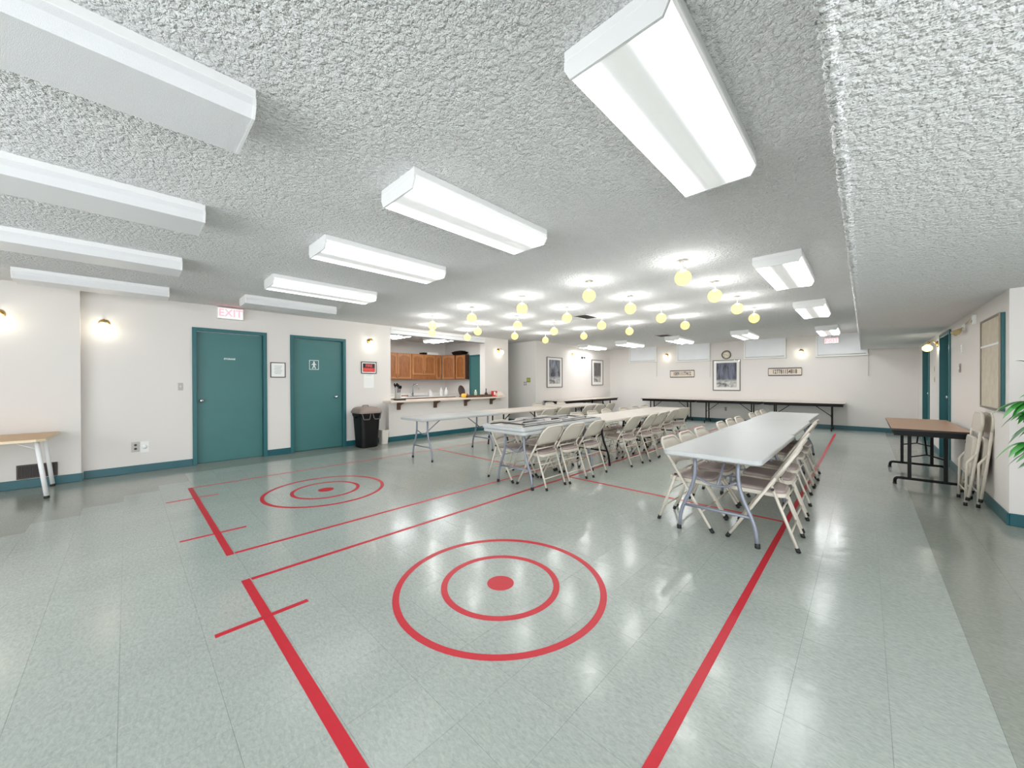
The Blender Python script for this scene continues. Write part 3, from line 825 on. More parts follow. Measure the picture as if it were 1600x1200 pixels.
# ------------------------------------------------------------------ folding chairs
def chair(label, loc, rz, group):
    r = thing('folding_chair', label, 'chair', loc, rz, group)
    yf, yb, H = .235, -.238, .775
    at = lambda z: yf + (yb - yf) * z / H                      # slope of the long tubes
    X = .208
    for s in (-1, 1):
        lg = MB().tube([(s * X, at(.012), .012), (s * X, at(.30), .30), (s * X, at(.56), .56)], .0125, 8).build('leg', M_CHAIR, r)
        MB().tube([(s * X, at(0), .0), (s * X, at(.035), .035)], .0165, 8).build('foot_cap', M_RUB, lg)
    bow = []
    for k in range(17):
        a = PI * k / 16
        cx = (X - .11) * (1 if a < PI / 2 else -1) if abs(a - PI / 2) > .01 else 0
        bow.append((cx + .11 * math.cos(a), 0, .665 + .11 * math.sin(a) * 1.0))
    pts = [(X, at(.56), .56)] + [(x, at(z) - .004 * (z - .56) / .2, z) for x, y, z in bow] + [(-X, at(.56), .56)]
    MB().tube(pts, .0125, 8).build('back_bow', M_CHAIR, r)
    # pressed steel back panel, dished
    nx, nz = 10, 6; vs = []; fs = []
    for side in (0, 1):
        for j in range(nz + 1):
            for i in range(nx + 1):
                u = -1 + 2 * i / nx; v = j / nz
                z0 = .535 + .012 * (1 - u * u)
                top = .665 + .104 * (math.sqrt(max(0, 1 - max(0, (abs(u) * (X - .006) - (X - .11)) / .104) ** 2)))
                z = z0 + (top - z0) * v
                y = at(z) - .03 * (1 - u * u) * (1 - .5 * v) + (.004 if side else 0)
                vs.append((u * (X - .006), y, z))
    q = (nx + 1) * (nz + 1)
    for j in range(nz):
        for i in range(nx):
            a = j * (nx + 1) + i
            fs.append((a, a + 1, a + nx + 2, a + nx + 1)); fs.append((q + a, q + a + nx + 1, q + a + nx + 2, q + a + 1))
    edge = [i for i in range(nx + 1)] + [j * (nx + 1) + nx for j in range(1, nz + 1)] + [nz * (nx + 1) + i for i in range(nx - 1, -1, -1)] + [j * (nx + 1) for j in range(nz - 1, 0, -1)]
    for k in range(len(edge)):
        a, b = edge[k], edge[(k + 1) % len(edge)]
        fs.append((b, a, a + q, b + q))
    MB().add(vs, fs, 0, True).build('backrest', M_CHAIR, r)
    # rear legs
    R0, R1 = (-.075, .49), (-.252, 0)
    aty = lambda z: R1[0] + (R0[0] - R1[0]) * z / R0[1]
    Xr = .188
    for s in (-1, 1):
        lg = MB().tube([(s * Xr, aty(.012), .012), (s * Xr, aty(.49), .49)], .0115, 8).build('leg', M_CHAIR, r)
        MB().tube([(s * Xr, aty(0), 0), (s * Xr, aty(.033), .033)], .0155, 8).build('foot_cap', M_RUB, lg)
        MB().tube([(s * (Xr + .002), aty(.46), .46), (s * (X + .004), aty(.46) + .0, .46)], .012, 8).build('pivot', M_DARK, r)
    for z in (.135, .30):
        MB().tube([(-Xr, aty(z), z), (Xr, aty(z), z)], .008, 6).build('stretcher', M_CHAIR, r)
    MB().tube([(-Xr, aty(.487), .487), (Xr, aty(.487), .487)], .0095, 6).build('stretcher', M_CHAIR, r)
    MB().tube([(-X, at(.16), .16), (X, at(.16), .16)], .008, 6).build('stretcher', M_CHAIR, r)
    # seat pan and pad
    def seat_ring(z, i, w0=.165, w1=.19):
        out = []
        for x, y in rrect(1, 1, .18, 5):
            yy = .03 + y * (.40 - 2 * i)
            ww = w0 + (w1 - w0) * (y + .5)
            out.append((x * 2 * (ww - i), yy, z + .012 * y))
        return out
    MB().rings([seat_ring(.395, .012), seat_ring(.402, .0), seat_ring(.428, .0), seat_ring(.432, .006)], smooth=False).build('seat_pan', M_CHAIR, r)
    MB().rings([seat_ring(.431, .014), seat_ring(.444, .011), seat_ring(.453, .02), seat_ring(.457, .05)], smooth=True).build('seat_pad', M_SEAT, r)
    return r
PROTO = [None]
def put(label, x, y, face, group, turn=0.0):
    rz = {'-x': PI / 2, '+x': -PI / 2}[face] + turn
    if PROTO[0] is None:
        PROTO[0] = chair(label, (x, y, 0), rz, group)
        return
    copy_tree(PROTO[0], (x, y, 0), rz, label, None, group)
ordn = ['nearest', 'second', 'third', 'fourth', 'fifth', 'sixth', 'seventh', 'eighth', 'ninth']
def row(xs, ys, face, text, group, turns=None):
    for k, y in enumerate(ys):
        x = xs[k] if isinstance(xs, (list, tuple)) else xs
        put('beige folding chair, %s along the %s' % (ordn[k], text), x, y, face, group, (turns or {}).get(k, random.uniform(-.03, .03)))
row([-.622, -.64, -.66, -.70, -.70, -.72], [3.76, 4.27, 4.80, 5.68, 6.17, 6.66], '-x', 'wall side of the right table row', 'chairs on the wall side of the right row', {0: .02, 1: .0})
row(-1.19, [3.75, 4.22, 4.72, 5.58, 6.05, 6.55, 7.5, 7.97, 8.42], '+x', 'aisle side of the right table row', 'chairs on the aisle side of the right row')
row([-3.045, -3.01, -2.975, -2.86, -2.83, -2.85, -2.93, -2.95], [3.72, 4.17, 4.655, 5.61, 6.19, 6.67, 7.45, 8.12], '-x', 'right side of the middle table row', 'chairs on the right of the middle row', {7: -.35})
row([-3.575] * 3 + [-3.54] * 6, [3.7, 4.2, 4.68, 5.6, 6.15, 6.67, 7.4, 7.95, 8.45], '+x', 'left side of the middle table row', 'chairs on the left of the middle row')
row(-4.93, [6.05, 6.6, 7.55, 8.08, 8.6], '-x', 'right side of the left table row', 'chairs on the right of the left row')
row(-6.0, [7.45, 7.98, 8.5], '+x', 'bar side of the left table row', 'chairs on the bar side of the left row')

# folded chairs leaning on the right wall: local x width, local z length, leaning towards local +y
def folded_chair(label, loc, rz, lean, group):
    r = thing('folded_chair', label, 'chair', loc, rz, group)
    A = Matrix.Rotation(-lean, 4, 'X')
    X = .208
    for s in (-1, 1):
        lg = MB().tube([(s * X, -.02, .075), (s * X, .0, .5), (s * X, .012, .80)], .0125, 8, tf=A).build('leg', M_CHAIR, r)
        MB().tube([(s * X, -.022, .06), (s * X, -.02, .095)], .0165, 8, tf=A).build('foot_cap', M_RUB, lg)
        lg = MB().tube(fillet([(s * (X + .002), .0, .56), (s * (X - .006), -.055, .45), (s * (X - .014), -.03, .01)], .012, 2), .0115, 8, tf=A).build('leg', M_CHAIR, r)
        MB().tube([(s * (X - .014), -.03, .0), (s * (X - .014), -.032, .034)], .0155, 8, tf=A).build('foot_cap', M_RUB, lg)
    bow = [(X, .012, .80)]
    for k in range(17):
        a = PI * k / 16
        cx = (X - .11) * (1 if a < PI / 2 else -1) if abs(a - PI / 2) > .01 else 0
        bow.append((cx + .11 * math.cos(a), .016, .88 + .11 * math.sin(a)))
    bow.append((-X, .012, .80))
    MB().tube(bow, .0125, 8, tf=A).build('back_bow', M_CHAIR, r)
    pl = [(-X + .01, .775), (X - .01, .775), (X - .01, .88)] + [((X - .11) + .10 * math.cos(a), .88 + .10 * math.sin(a)) for a in [PI / 2 * k / 5 for k in range(1, 6)]] + [(-(X - .11) - .10 * math.sin(a), .88 + .10 * math.cos(a)) for a in [PI / 2 * k / 5 for k in range(0, 6)]]
    MB().rings([[(x, .006, z) for x, z in pl], [(x, .011, z) for x, z in pl]], smooth=False, tf=A).build('backrest', M_CHAIR, r)
    st = [(x * .36, z * .42 + .52) for x, z in rrect(1, 1, .14, 5)]
    MB().rings([[(x * k, y, (z - .52) * k + .52) for x, z in st] for y, k in ((-.03, .97), (-.026, 1), (-.002, 1), (.002, .97))], smooth=False, tf=A).build('seat_pan', M_CHAIR, r)
    MB().rings([[(x * k, y, (z - .52) * k + .52) for x, z in st] for y, k in ((.002, .94), (.014, .93), (.02, .86))], smooth=True, tf=A).build('seat_pad', M_SEAT, r)
    for z in (.15, .33): MB().tube([(-X + .012, -.035, z), (X - .012, -.035, z)], .008, 6, tf=A).build('stretcher', M_CHAIR, r)
    MB().tube([(-X, -.015, .2), (X, -.015, .2)], .008, 6, tf=A).build('stretcher', M_CHAIR, r)
    return r
folded_chair('folded beige chair leaning outermost beside the tan table', (.80, 6.33, 0), -PI / 2, .075, 'folded chairs leaning on the right wall')
folded_chair('folded beige chair leaning directly against the right wall', (.885, 6.32, 0), -PI / 2, .055, 'folded chairs leaning on the right wall')

# ------------------------------------------------------------------ kitchen and bar
r = thing('bar_counter', 'cream laminate bar counter on brown brackets under the serving opening', 'counter', (-7.7, 5.7, .88))
MB().bbox((-.40, -1.71, .006), (.22, 1.645, .045), .006).build('worktop', M_COUNTER, r)
MB().bbox((-.155, 1.645, .006), (.06, 2.03, .045), .006).build('worktop_shelf', M_COUNTER, r)
for y in (4.28, 5.27, 6.23, 7.16):
    yy = y - 5.7
    b = MB(); pr_ = [(-.004, .006), (.19, .006), (.19, -.02), (.05, -.075), (.045, -.17), (-.004, -.17)]
    b.rings([[(x, yy + d, z) for x, z in pr_] for d in (-.035, .035)], smooth=False)
    b.build('bracket', M_BRKT, r)
# shutter header
r = thing('shutter_header', 'white shutter housing across the top of the serving opening', 'shutter', (LW, (KY0 + KY1) / 2, 2.46))
h2 = (KY1 - KY0) / 2 - .003
MB().bbox((-.16, -h2, .0), (.012, h2, .085), .004).build('housing', M_WHITE, r)
MB().bbox((-.16, -h2, .088), (.028, h2, .138), .004).build('top_track', M_WHITE, r)
MB().bbox((-.12, -h2, -.012), (-.02, h2, 0), .003).build('bottom_bar', M_STEELG, r)

def arch_door(mb_parent, w, h, m_rail, m_panel, handle_side=1, arch=True):
    """cabinet door in the local x-z plane facing -y, lower left corner at the origin"""
    d = MB()
    rw = .055
    d.bbox((0, -.02, 0), (rw, 0, h), .003); d.bbox((w - rw, -.02, 0), (w, 0, h), .003)
    d.bbox((rw, -.02, 0), (w - rw, 0, rw), .003)
    # arched top rail
    n = 10; iw = w - 2 * rw
    top = [(rw + iw * k / n, h - rw - (.0 if not arch else .055 * (1 - math.sin(PI * k / n)))) for k in range(n + 1)]
    poly = top + [(w - rw, h), (rw, h)]
    d.rings([[(x, y, z) for x, z in poly] for y in (0, -.02)], smooth=False)
    return d
def cabinet(label, loc, rz, w, h, doors, depth=.33, side=None, valance=False):
    r = thing('wall_cabinet', label, 'cabinet', loc, rz, 'oak wall cabinets of the kitchen')
    z0 = 0
    MB().bbox((0, 0, z0), (w, depth, h), .003).build('body', side or M_OAK, r)
    x = .012; dw = (w - .024 - .008 * (doors - 1)) / doors
    for k in range(doors):
        zz = .14 if valance else .015
        d = arch_door(r, dw, h - zz - .015, M_OAKL, M_OAK).build('door', M_OAKL, r, (x, -.002, zz))
        MB().bbox((.05, -.010, .05), (dw - .05, -.002, h - zz - .065), .004).build('panel', M_OAK, d)
        hx = dw - .03 if (k % 2 == 0) else .03
        MB().tube(fillet([(hx, -.02, .05), (hx, -.045, .055), (hx, -.045, .135), (hx, -.02, .14)], .015, 3), .006, 6).build('handle', M_BRKT, d)
        x += dw + .008
    if valance:
        MB().bbox((.0, -.012, .0), (w, 0, .125), .003).build('valance', M_OAK, r)
    return r
# on the back wall (facing +x): local x runs along -y... rotate so that local -y faces +x
KX, KZ, KH = -10.0, 1.43, .79
RB = PI / 2
cabinet('oak wall cabinet at the left end of the serving opening', (KX, 5.04, KZ), RB, .965, KH, 2)
cabinet('shorter oak wall cabinet over the kitchen sink', (KX, 6.01, KZ), RB, .86, KH, 2, valance=True)
cabinet('narrow oak wall cabinet in the kitchen corner', (KX, 6.875, KZ), RB, .235, KH, 1, depth=.32)
cabinet('oak wall cabinet set diagonally across the kitchen corner', (KX + .02, 7.125, KZ), math.atan2(.215, .40), .455, KH, 1, depth=.15)
cabinet('oak wall cabinet with a dark end panel beside the teal kitchen door', (-9.555, 7.355, KZ), 0, .485, KH, 1, depth=.16, side=M_OAKD)
# back base cabinet and counter
r = thing('base_cabinet', 'kitchen base cabinet with white worktop along the back wall', 'cabinet', (-10.05, 5.45, 0))
MB().bbox((-.30, -2.2, .1), (.28, 2.06, .87), .004).build('body', M_OAK, r)
MB().box((-.30, -2.2, 0), (.22, 2.06, .1)).build('plinth', M_DARK, r)
MB().bbox((-.30, -2.22, .87), (.31, 2.065, .908), .006).build('worktop', M_CTRW, r)
MB().bbox((-.305, -2.22, .908), (-.285, 2.065, 1.0), .004).build('splashback', M_CTRW, r)
for k in range(6):
    d = MB().bbox((.28, -2.15 + k * .61, .14), (.298, -1.57 + k * .61, .84), .004).build('door', M_OAKL, r)
    MB().tube([(.31, -1.64 + k * .61, .62), (.31, -1.64 + k * .61, .74)], .007, 6).build('handle', M_BRKT, d)
CTR = .9085
r = thing('kitchen_sink', 'steel sink basin rim in the back worktop', 'sink', (-10.0, 6.15, CTR))
n = MB(); P0 = rrect(.42, .72, .05); P1 = rrect(.36, .66, .04); k = len(P0)
n.add([(x, y, 0) for x, y in P0] + [(x, y, .012) for x, y in P0] + [(x, y, .012) for x, y in P1] + [(x, y, .001) for x, y in P1], [(a * k + i, a * k + (i + 1) % k, (a + 1) * k + (i + 1) % k, (a + 1) * k + i) for a in range(3) for i in range(k)])
n.build('rim', M_CHROME, r)
MB().slab(.365, .665, .04, .0005, .004, .001).build('basin', M_STEELG, r)
r = thing('kitchen_faucet', 'tall chrome gooseneck faucet over the kitchen sink', 'faucet', (-10.17, 6.15, CTR + .013))
MB().lathe([(.035, 0), (.035, .012), (.02, .02), (.018, .09)], 14).build('base', M_CHROME, r)
pts = [(0, 0, .05), (0, 0, .28)] + [(.09 - .09 * math.cos(a), .09 * 0 + .0, .28 + .09 * math.sin(a)) for a in [PI * k_ / 8 for k_ in range(1, 8)]] + [(.18, 0, .28), (.185, 0, .19)]
MB().tube([(x * .6, x * .8, z) for x, y, z in pts], .012, 8).build('spout', M_CHROME, r)
MB().tube([(0, -.05, .03), (0, -.05, .06), (.0, -.1, .085)], .009, 8).build('handle', M_CHROME, r)

BT = .9255     # bar worktop height
def bottle(name, label, loc, prof, m, cap=None, cat='bottle', n=14):
    r = thing(name, label, cat, loc)
    MB().lathe(prof, n).build('body', m, r)
    if cap: MB().lathe(cap[0], n).build('cap', cap[1], r)
    return r
M_GRN = mat('dark_bottle_glass', (22, 26, 20), .15)
M_PALE = mat('pale_label', (206, 220, 200), .5)
r = thing('utensil_crock', 'clear crock of black utensils at the left end of the bar', 'utensil holder', (-7.95, 4.40, BT))
MB().lathe([(.055, 0), (.06, .005), (.07, .17), (.066, .17), (.055, .012), (.001, .01)], 16).build('crock', mat('grey_crock', (170, 168, 160), .3), r)
for k_ in range(7):
    a = k_ * 2.4; rr = .03
    x0, y0 = rr * math.cos(a), rr * math.sin(a); x1, y1 = 2.3 * x0, 2.6 * y0
    hgt = .27 + .03 * (k_ % 3)
    ut = MB().tube([(x0, y0, .015), (x1, y1, hgt)], .006, 6).build('utensil', M_BLACK if k_ % 2 else M_STEELG, r)
    MB().lathe([(.002, -.045), (.02, -.03), (.028, 0), (.02, .03), (.002, .04)], 10, (x1, y1, hgt + .03), sy=.45 + .5 * (k_ % 2)).build('utensil_head', M_BLACK, ut)
o = MB().bbox((-.09, -.11, 0), (.09, .11, .03), .006).build('shallow_tray', M_DKBROWN, None, (-7.72, 4.33, BT)); tag(o, 'small dark tray in front of the utensil crock', 'tray')
bottle('soap_dispenser', 'clear soap pump bottle left of the sink', (-10.0, 5.6, CTR), [(.032, 0), (.034, .01), (.034, .11), (.012, .13), (.011, .16)], mat('clear_soap', (206, 200, 196), .2), ([(.014, .16), (.016, .175), (.008, .19), (.006, .215)], M_STEELG), 'dispenser')
r = thing('scrub_brush', 'brown scrub brush on the worktop beside the sink', 'brush', (-9.86, 5.70, CTR))
MB().slab(.07, .22, .03, .025, .05, .006).build('handle', mat('brush_wood', (146, 88, 66), .5), r)
MB().slab(.06, .14, .02, 0, .025, .003, (0, -.03)).build('bristles', M_BINW, r)
r = thing('paper_towel', 'white carton standing right of the sink', 'carton', (-10.0, 6.66, CTR))
MB().bbox((-.05, -.05, 0), (.05, .05, .15), .006).build('body', M_PAPER, r)
MB().bbox((-.03, -.03, .15), (.03, .03, .19), .006).build('spout', M_PAPER, r)
for k_, y in enumerate((7.02, 7.13)):
    rr = bottle('white_jug', 'white plastic jug by the corner cabinet, %s of two' % ('left' if k_ == 0 else 'right'), (-9.9 + .12 * k_, y, CTR), [(.05, 0), (.055, .01), (.055, .15), (.03, .21), (.018, .225), (.018, .25)], M_PAPER, ([(.021, .25), (.021, .272)], M_SIGNW), 'jug')
    MB().tube(fillet([(.05, 0, .16), (.085, 0, .16), (.085, 0, .06), (.052, 0, .06)], .025, 3), .009, 6).build('handle', M_PAPER, rr)
    rr['group'] = 'white jugs on the kitchen worktop'
r = thing('round_tray', 'large dark round tray leaning upright behind the bar', 'tray', (-8.03, 6.43, BT), .3)
MB().lathe([(.001, 0), (.14, 0), (.165, .012), (.16, .016), (.138, .006), (.001, .006)], 28, (0, 0, 0), tf=T(-.06, 0, .163, 0, 0, PI / 2 - .2)).build('plate', mat('dark_red_lacquer', (58, 26, 28), .3), r)
MB().bbox((-.10, -.06, 0), (.01, .06, .03), .004).build('stand', M_BRKT, r)
r = thing('serving_tray', 'long wooden tray of condiments on the bar', 'tray', (-7.78, 6.72, BT))
MB().bbox((-.14, -.44, 0), (.14, .44, .014), .004).build('base', M_BRKT, r)
for a, b in (((-.14, -.44), (-.125, .44)), ((.125, -.44), (.14, .44)), ((-.125, -.44), (.125, -.425)), ((-.125, .425), (.125, .44))):
    MB().bbox((a[0], a[1], .014), (b[0], b[1], .06), .003).build('side', M_BRKT, r)
o = MB().lathe([(.002, 0), (.05, .005), (.066, .03), (.07, .06), (.06, .095), (.03, .11), (.002, .105)], 16).build('yellow_squash', mat('yellow_skin', (236, 190, 70), .45), None, (-7.72, 6.20, BT)); tag(o, 'yellow rounded squash beside the wooden tray', 'vegetable')
r = thing('pink_figurine', 'small pink and brown figurine at the tray end', 'figurine', (-7.78, 6.38, BT + .015))
MB().lathe([(.03, 0), (.035, .02), (.022, .07), (.012, .085)], 12).build('body', mat('figurine_brown', (170, 92, 62), .5), r)
MB().lathe([(.002, .08), (.018, .09), (.022, .105), (.015, .125), (.002, .13)], 12).build('head', mat('figurine_pink', (236, 186, 170), .5), r)
bottle('green_bottle', 'pale bottle with whitish label standing on the wooden tray', (-7.84, 6.72, BT + .015), [(.034, 0), (.036, .01), (.036, .12), (.02, .15), (.016, .155)], M_PALE, ([(.02, .155), (.02, .185)], M_SIGNW))
bottle('dark_bottle', 'dark long-necked bottle at the right end of the tray', (-7.75, 7.03, BT + .015), [(.04, 0), (.047, .03), (.047, .07), (.02, .11), (.013, .13), (.013, .2)], M_GRN, ([(.016, .2), (.016, .215)], M_BLACK))
r = thing('tea_box', 'red and white printed box at the right end of the bar', 'box', (-7.66, 7.26, BT))
MB().bbox((-.05, -.075, 0), (.05, .075, .16), .004).build('carton', mat('red_print', (196, 62, 58), .5), r)
MB().box((.05, -.055, .05), (.0508, .0, .14)).build('printed_panel', M_PAPER, r)
MB().box((.05, .015, .02), (.0508, .06, .1)).build('printed_panel', mat('cream_print', (236, 206, 190), .6), r)
r = thing('napkin_holder', 'low white sloped box on the shelf below the column sconce', 'box', (-7.75, 7.52, BT))
MB().rings([[(x, y, z) for x, z in ((-.06, 0), (.08, 0), (.08, .05), (-.03, .13), (-.06, .13))] for y in (-.15, .15)], smooth=False).build('body', mat('cream_box', (238, 226, 214), .5), r)
MB().bbox((.08, -.1, .005), (.084, .11, .02), .0015).build('slot', mat('cream_slot', (206, 190, 176), .5), r)
# on the cabinets
r = thing('white_roaster', 'white lidded box lying on the left wall cabinets', 'box', (-10.14, 6.75, KZ + KH))
MB().bbox((-.12, -.16, 0), (.12, .26, .08), .006).build('body', M_SIGNW, r)
MB().bbox((-.13, -.3, 0), (.11, -.17, .06), .006).build('dark_end', M_BLACK, r)
r = thing('black_tray', 'black roasting pan on top of the right wall cabinets', 'pan', (-9.36, 7.365, KZ + KH))
MB().rings([[(x * s_, y * s_, z) for x, y in rrect(.62, .26, .06)] for s_, z in ((.8, 0), (.98, .07), (1, .08), (.93, .08), (.78, .012))], smooth=False).build('pan', M_BLACK, r)
MB().tube(fillet([(-.29, -.05, .08), (-.33, -.05, .1), (-.33, .05, .1), (-.29, .05, .08)], .02, 3), .008, 6).build('handle', M_BLACK, r)
MB().rings([[(x * s_, y * s_, z) for x, y in rrect(.5, .21, .05)] for s_, z in ((1, .08), (1, .09), (.8, .115), (.4, .125))], smooth=False).build('lid', M_BLACK, r)

# ------------------------------------------------------------------ bins
r = thing('trash_can', 'black plastic trash can with taupe lid beside the washroom door', 'trash can', (-7.52, 3.455, 0))
rs = [[(x, y, z) for x, y in rrect(w, w * .93, .08)] for w, z in ((.36, 0), (.38, .012), (.45, .62), (.48, .66), (.49, .72), (.475, .72))]
MB().rings(rs, smooth=False).build('body', M_BIN, r)
for s_ in (-1, 1):
    MB().bbox((-.02, s_ * .225 - .03, .60), (.02, s_ * .225 + .03, .64), .006).build('handle', M_BIN, r)
for yy in (-.11, .11):
    lp = fillet([(.238, yy - .09, .71), (.252, yy - .06, .585), (.252, yy + .06, .585), (.238, yy + .09, .71)], .02, 3)
    MB().tube(lp, .011, 8).build('clamp_handle', mat('grey_clamp', (92, 84, 84), .4), r)
rs = [[(x, y, z) for x, y in rrect(w, w * .93, .085)] for w, z in ((.515, .705), (.525, .715), (.52, .745), (.46, .80), (.36, .825), (.2, .832))]
MB().rings(rs, smooth=False).build('lid', M_LID, r)
MB().tube(fillet([(-.05, -.06, .825), (-.05, -.06, .855), (-.05, .06, .855), (-.05, .06, .825)], .02, 3), .013, 8).build('lid_handle', M_LID, r)
r = thing('waste_bin', 'small white waste bin between the trash can and the bar', 'waste bin', (-7.60, 3.87, 0))
MB().rings([[(x, y, z) for x, y in rrect(w, w * .92, .03)] for w, z in ((.15, 0), (.155, .006), (.19, .3), (.197, .305), (.186, .305), (.145, .012))], smooth=False).build('body', M_BINW, r)

# ------------------------------------------------------------------ wall furniture
def framed(name, label, cat, loc, rz, w, h, frame_m, border, art, fr=.022, depth=.028, glassy=True, group=None):
    """hangs on a wall; local -y is the viewer, origin at the lower left of the frame on the wall"""
    r = thing(name, label, cat, loc, rz, group)
    f = MB()
    for a, b, c, d in ((0, fr, 0, h), (w - fr, w, 0, h), (fr, w - fr, 0, fr), (fr, w - fr, h - fr, h)):
        f.bbox((a, -depth, c), (b, -.001, d), .003)
    f.build('frame', frame_m, r)
    MB().box((fr, -.012, fr), (w - fr, -.004, h - fr)).build('mat_board', M_MAT, r)
    MB().box((fr + border[0], -.0135, fr + border[1]), (w - fr - border[0], -.012, h - fr - border[2])).build('print', art, r)
    if glassy:
        MB().add([(fr, -.018, fr), (w - fr, -.018, fr), (w - fr, -.018, h - fr), (fr, -.018, h - fr)], [(0, 1, 2, 3)]).build('glass_pane', M_GLASS, r)
    return r
def landscape(name, size, sky, dark, snow, seed, trees=6.0):
    """generic wintry woodland print: pale sky, dark vertical trunks, pale ground"""
    m = mat(name, (120, 120, 130), .6)
    nt, b, N, L = nodes_of(m)
    tc = N('TexCoord'); sp = N('SeparateXYZ'); L(tc.outputs['Object'], sp.inputs[0])
    mp = N('Mapping'); mp.inputs['Scale'].default_value = (trees / size[0], 1, 1.4 / size[1]); mp.inputs['Location'].default_value = (seed, seed, seed)
    L(tc.outputs['Object'], mp.inputs['Vector'])
    n = N('TexNoise'); n.inputs['Scale'].default_value = 1.6; n.inputs['Detail'].default_value = 6; n.inputs['Distortion'].default_value = .8; L(mp.outputs[0], n.inputs['Vector'])
    cr = N('ValToRGB'); e = cr.color_ramp.elements
    e[0].position = .36; e[0].color = lin(*dark); e[1].position = .66; e[1].color = lin(*sky)
    L(n.outputs['Fac'], cr.inputs[0])
    n2 = N('TexNoise'); n2.inputs['Scale'].default_value = 7; n2.inputs['Detail'].default_value = 5; L(tc.outputs['Object'], n2.inputs['Vector'])
    cr2 = N('ValToRGB'); e2 = cr2.color_ramp.elements
    e2[0].position = .3; e2[0].color = lin(*dark); e2[1].position = .58; e2[1].color = lin(*snow); L(n2.outputs['Fac'], cr2.inputs[0])
    r = N('MapRange'); r.inputs['From Min'].default_value = size[1] * .30; r.inputs['From Max'].default_value = size[1] * .40
    ad = N('Math'); ad.operation = 'MULTIPLY_ADD'; ad.inputs[1].default_value = .22; L(n2.outputs['Fac'], ad.inputs[0]); L(sp.outputs['Z'], ad.inputs[2])
    sb = N('Math'); sb.operation = 'SUBTRACT'; sb.inputs[1].default_value = .11; L(ad.outputs[0], sb.inputs[0])
    L(sb.outputs[0], r.inputs['Value'])
    mx = N('Mix'); mx.data_type = 'RGBA'; L(r.outputs['Result'], mx.inputs[0]); L(cr2.outputs[0], mx.inputs[6]); L(cr.outputs[0], mx.inputs[7])
    L(mx.outputs[2], b.inputs['Base Color'])
    return m
framed('framed_picture', 'large framed blue-grey woodland picture below the clock', 'picture', (-3.663, FW, 1.033), 0, .798, 1.0, M_FRAMEG, (.085, .085, .075), landscape('woodland_print', (.8, 1.0), (118, 122, 142), (44, 46, 58), (206, 206, 200), 3, 5), .02)
framed('framed_picture', 'framed dark mountain picture nearer the bar on the side wall', 'picture', (PW, 9.40, 1.155), PI / 2, .84, 1.0, M_FRAMEG, (.1, .1, .07), landscape('mountain_print', (.84, 1.0), (140, 146, 160), (36, 34, 44), (200, 200, 200), 8, 3), .02)
framed('framed_picture', 'framed narrow dark forest picture nearest the far corner', 'picture', (PW, 12.11, 1.205), PI / 2, .83, .97, M_FRAMEG, (.14, .1, .09), landscape('forest_print', (.83, .97), (120, 116, 114), (40, 36, 38), (205, 200, 195), 15, 9), .02)
r = framed('framed_notice', 'black framed white notice between the two teal doors', 'notice', (LW, 1.81, 1.433), PI / 2, .245, .28, M_FRAMEB, (.008, .008, .008), M_PAPER, .014, .016, False)
for k in range(6):
    MB().box((.06 + .01 * (k % 2), -.0142, .21 - k * .028), (.19 - .012 * (k % 3), -.0135, .216 - k * .028)).build('text_line', M_INK, r)
M_SGRED = mat('sign_red', (206, 44, 40), .5); M_SGBLK = mat('sign_black', (40, 14, 16), .5); M_SGTXT = mat('sign_red_text', (232, 96, 100), .5)
r = framed('framed_sign', 'small framed red and black sign under a wall sconce', 'sign', (LW, 3.49, 1.53), PI / 2, .347, .26, M_FRAMEB, (.022, .022, .022), M_SGBLK, .016, .02, False)
MB().box((.038, -.0145, .045), (.309, -.0135, .125)).build('red_panel', M_SGRED, r)
lettering('sign_lettering', 'FIRE', .085, M_SGTXT, r, (.1735, -.0145, .172), FACE_MY, .0006, .002)
for k in range(3):
    MB().box((.05, -.0152, .062 + k * .022), (.297 - .02 * k, -.0145, .068 + k * .022)).build('text_line', mat('sign_pale_text', (226, 120, 110), .5), r)
r = thing('paper_notice', 'white paper notice taped below the small red sign', 'notice', (LW, 3.55, 1.22), PI / 2)
MB().box((0, -.004, 0), (.225, -.001, .29)).build('sheet', M_PAPER, r)
MB().box((.05, -.0048, .262), (.18, -.004, .272)).build('text_line', mat('pale_teal_ink', (176, 214, 200), .7), r)
for k in range(6): MB().box((.03, -.0048, .05 + k * .03), (.195, -.004, .054 + k * .03)).build('text_line', mat('faint_ink', (212, 214, 218), .8), r)

def exit_sign(label, loc, rz, w, h, d=.09, hang=0):
    r = thing('exit_sign', label, 'exit sign', loc, rz, 'exit signs')
    MB().bbox((-w / 2, -d, 0), (w / 2, 0, h), .005).build('housing', M_TRIM, r)
    MB().box((-w / 2 + .012, -d - .0015, .012), (w / 2 - .012, -d, h - .012)).build('face', M_EXITF, r)
    lettering('exit_lettering', 'EXIT', h * .92, M_REDE, r, (0, -d - .0022, h * .5), FACE_MY, .0008, .004, .92 * w / (h * 1.9))
    if hang: MB().tube([(0, -d / 2, h - .005), (0, -d / 2, hang)], .009, 8).build('hanger', M_TRIM, r)
    return r
exit_sign('lit red EXIT sign over the storage door', (LW, 1.22, 2.415), PI / 2, .36, .19)
exit_sign('lit red EXIT sign hung in front of the fourth window', (-.66, FW - .1, 2.36), 0, .31, .16, .06, CZ - 2.36)

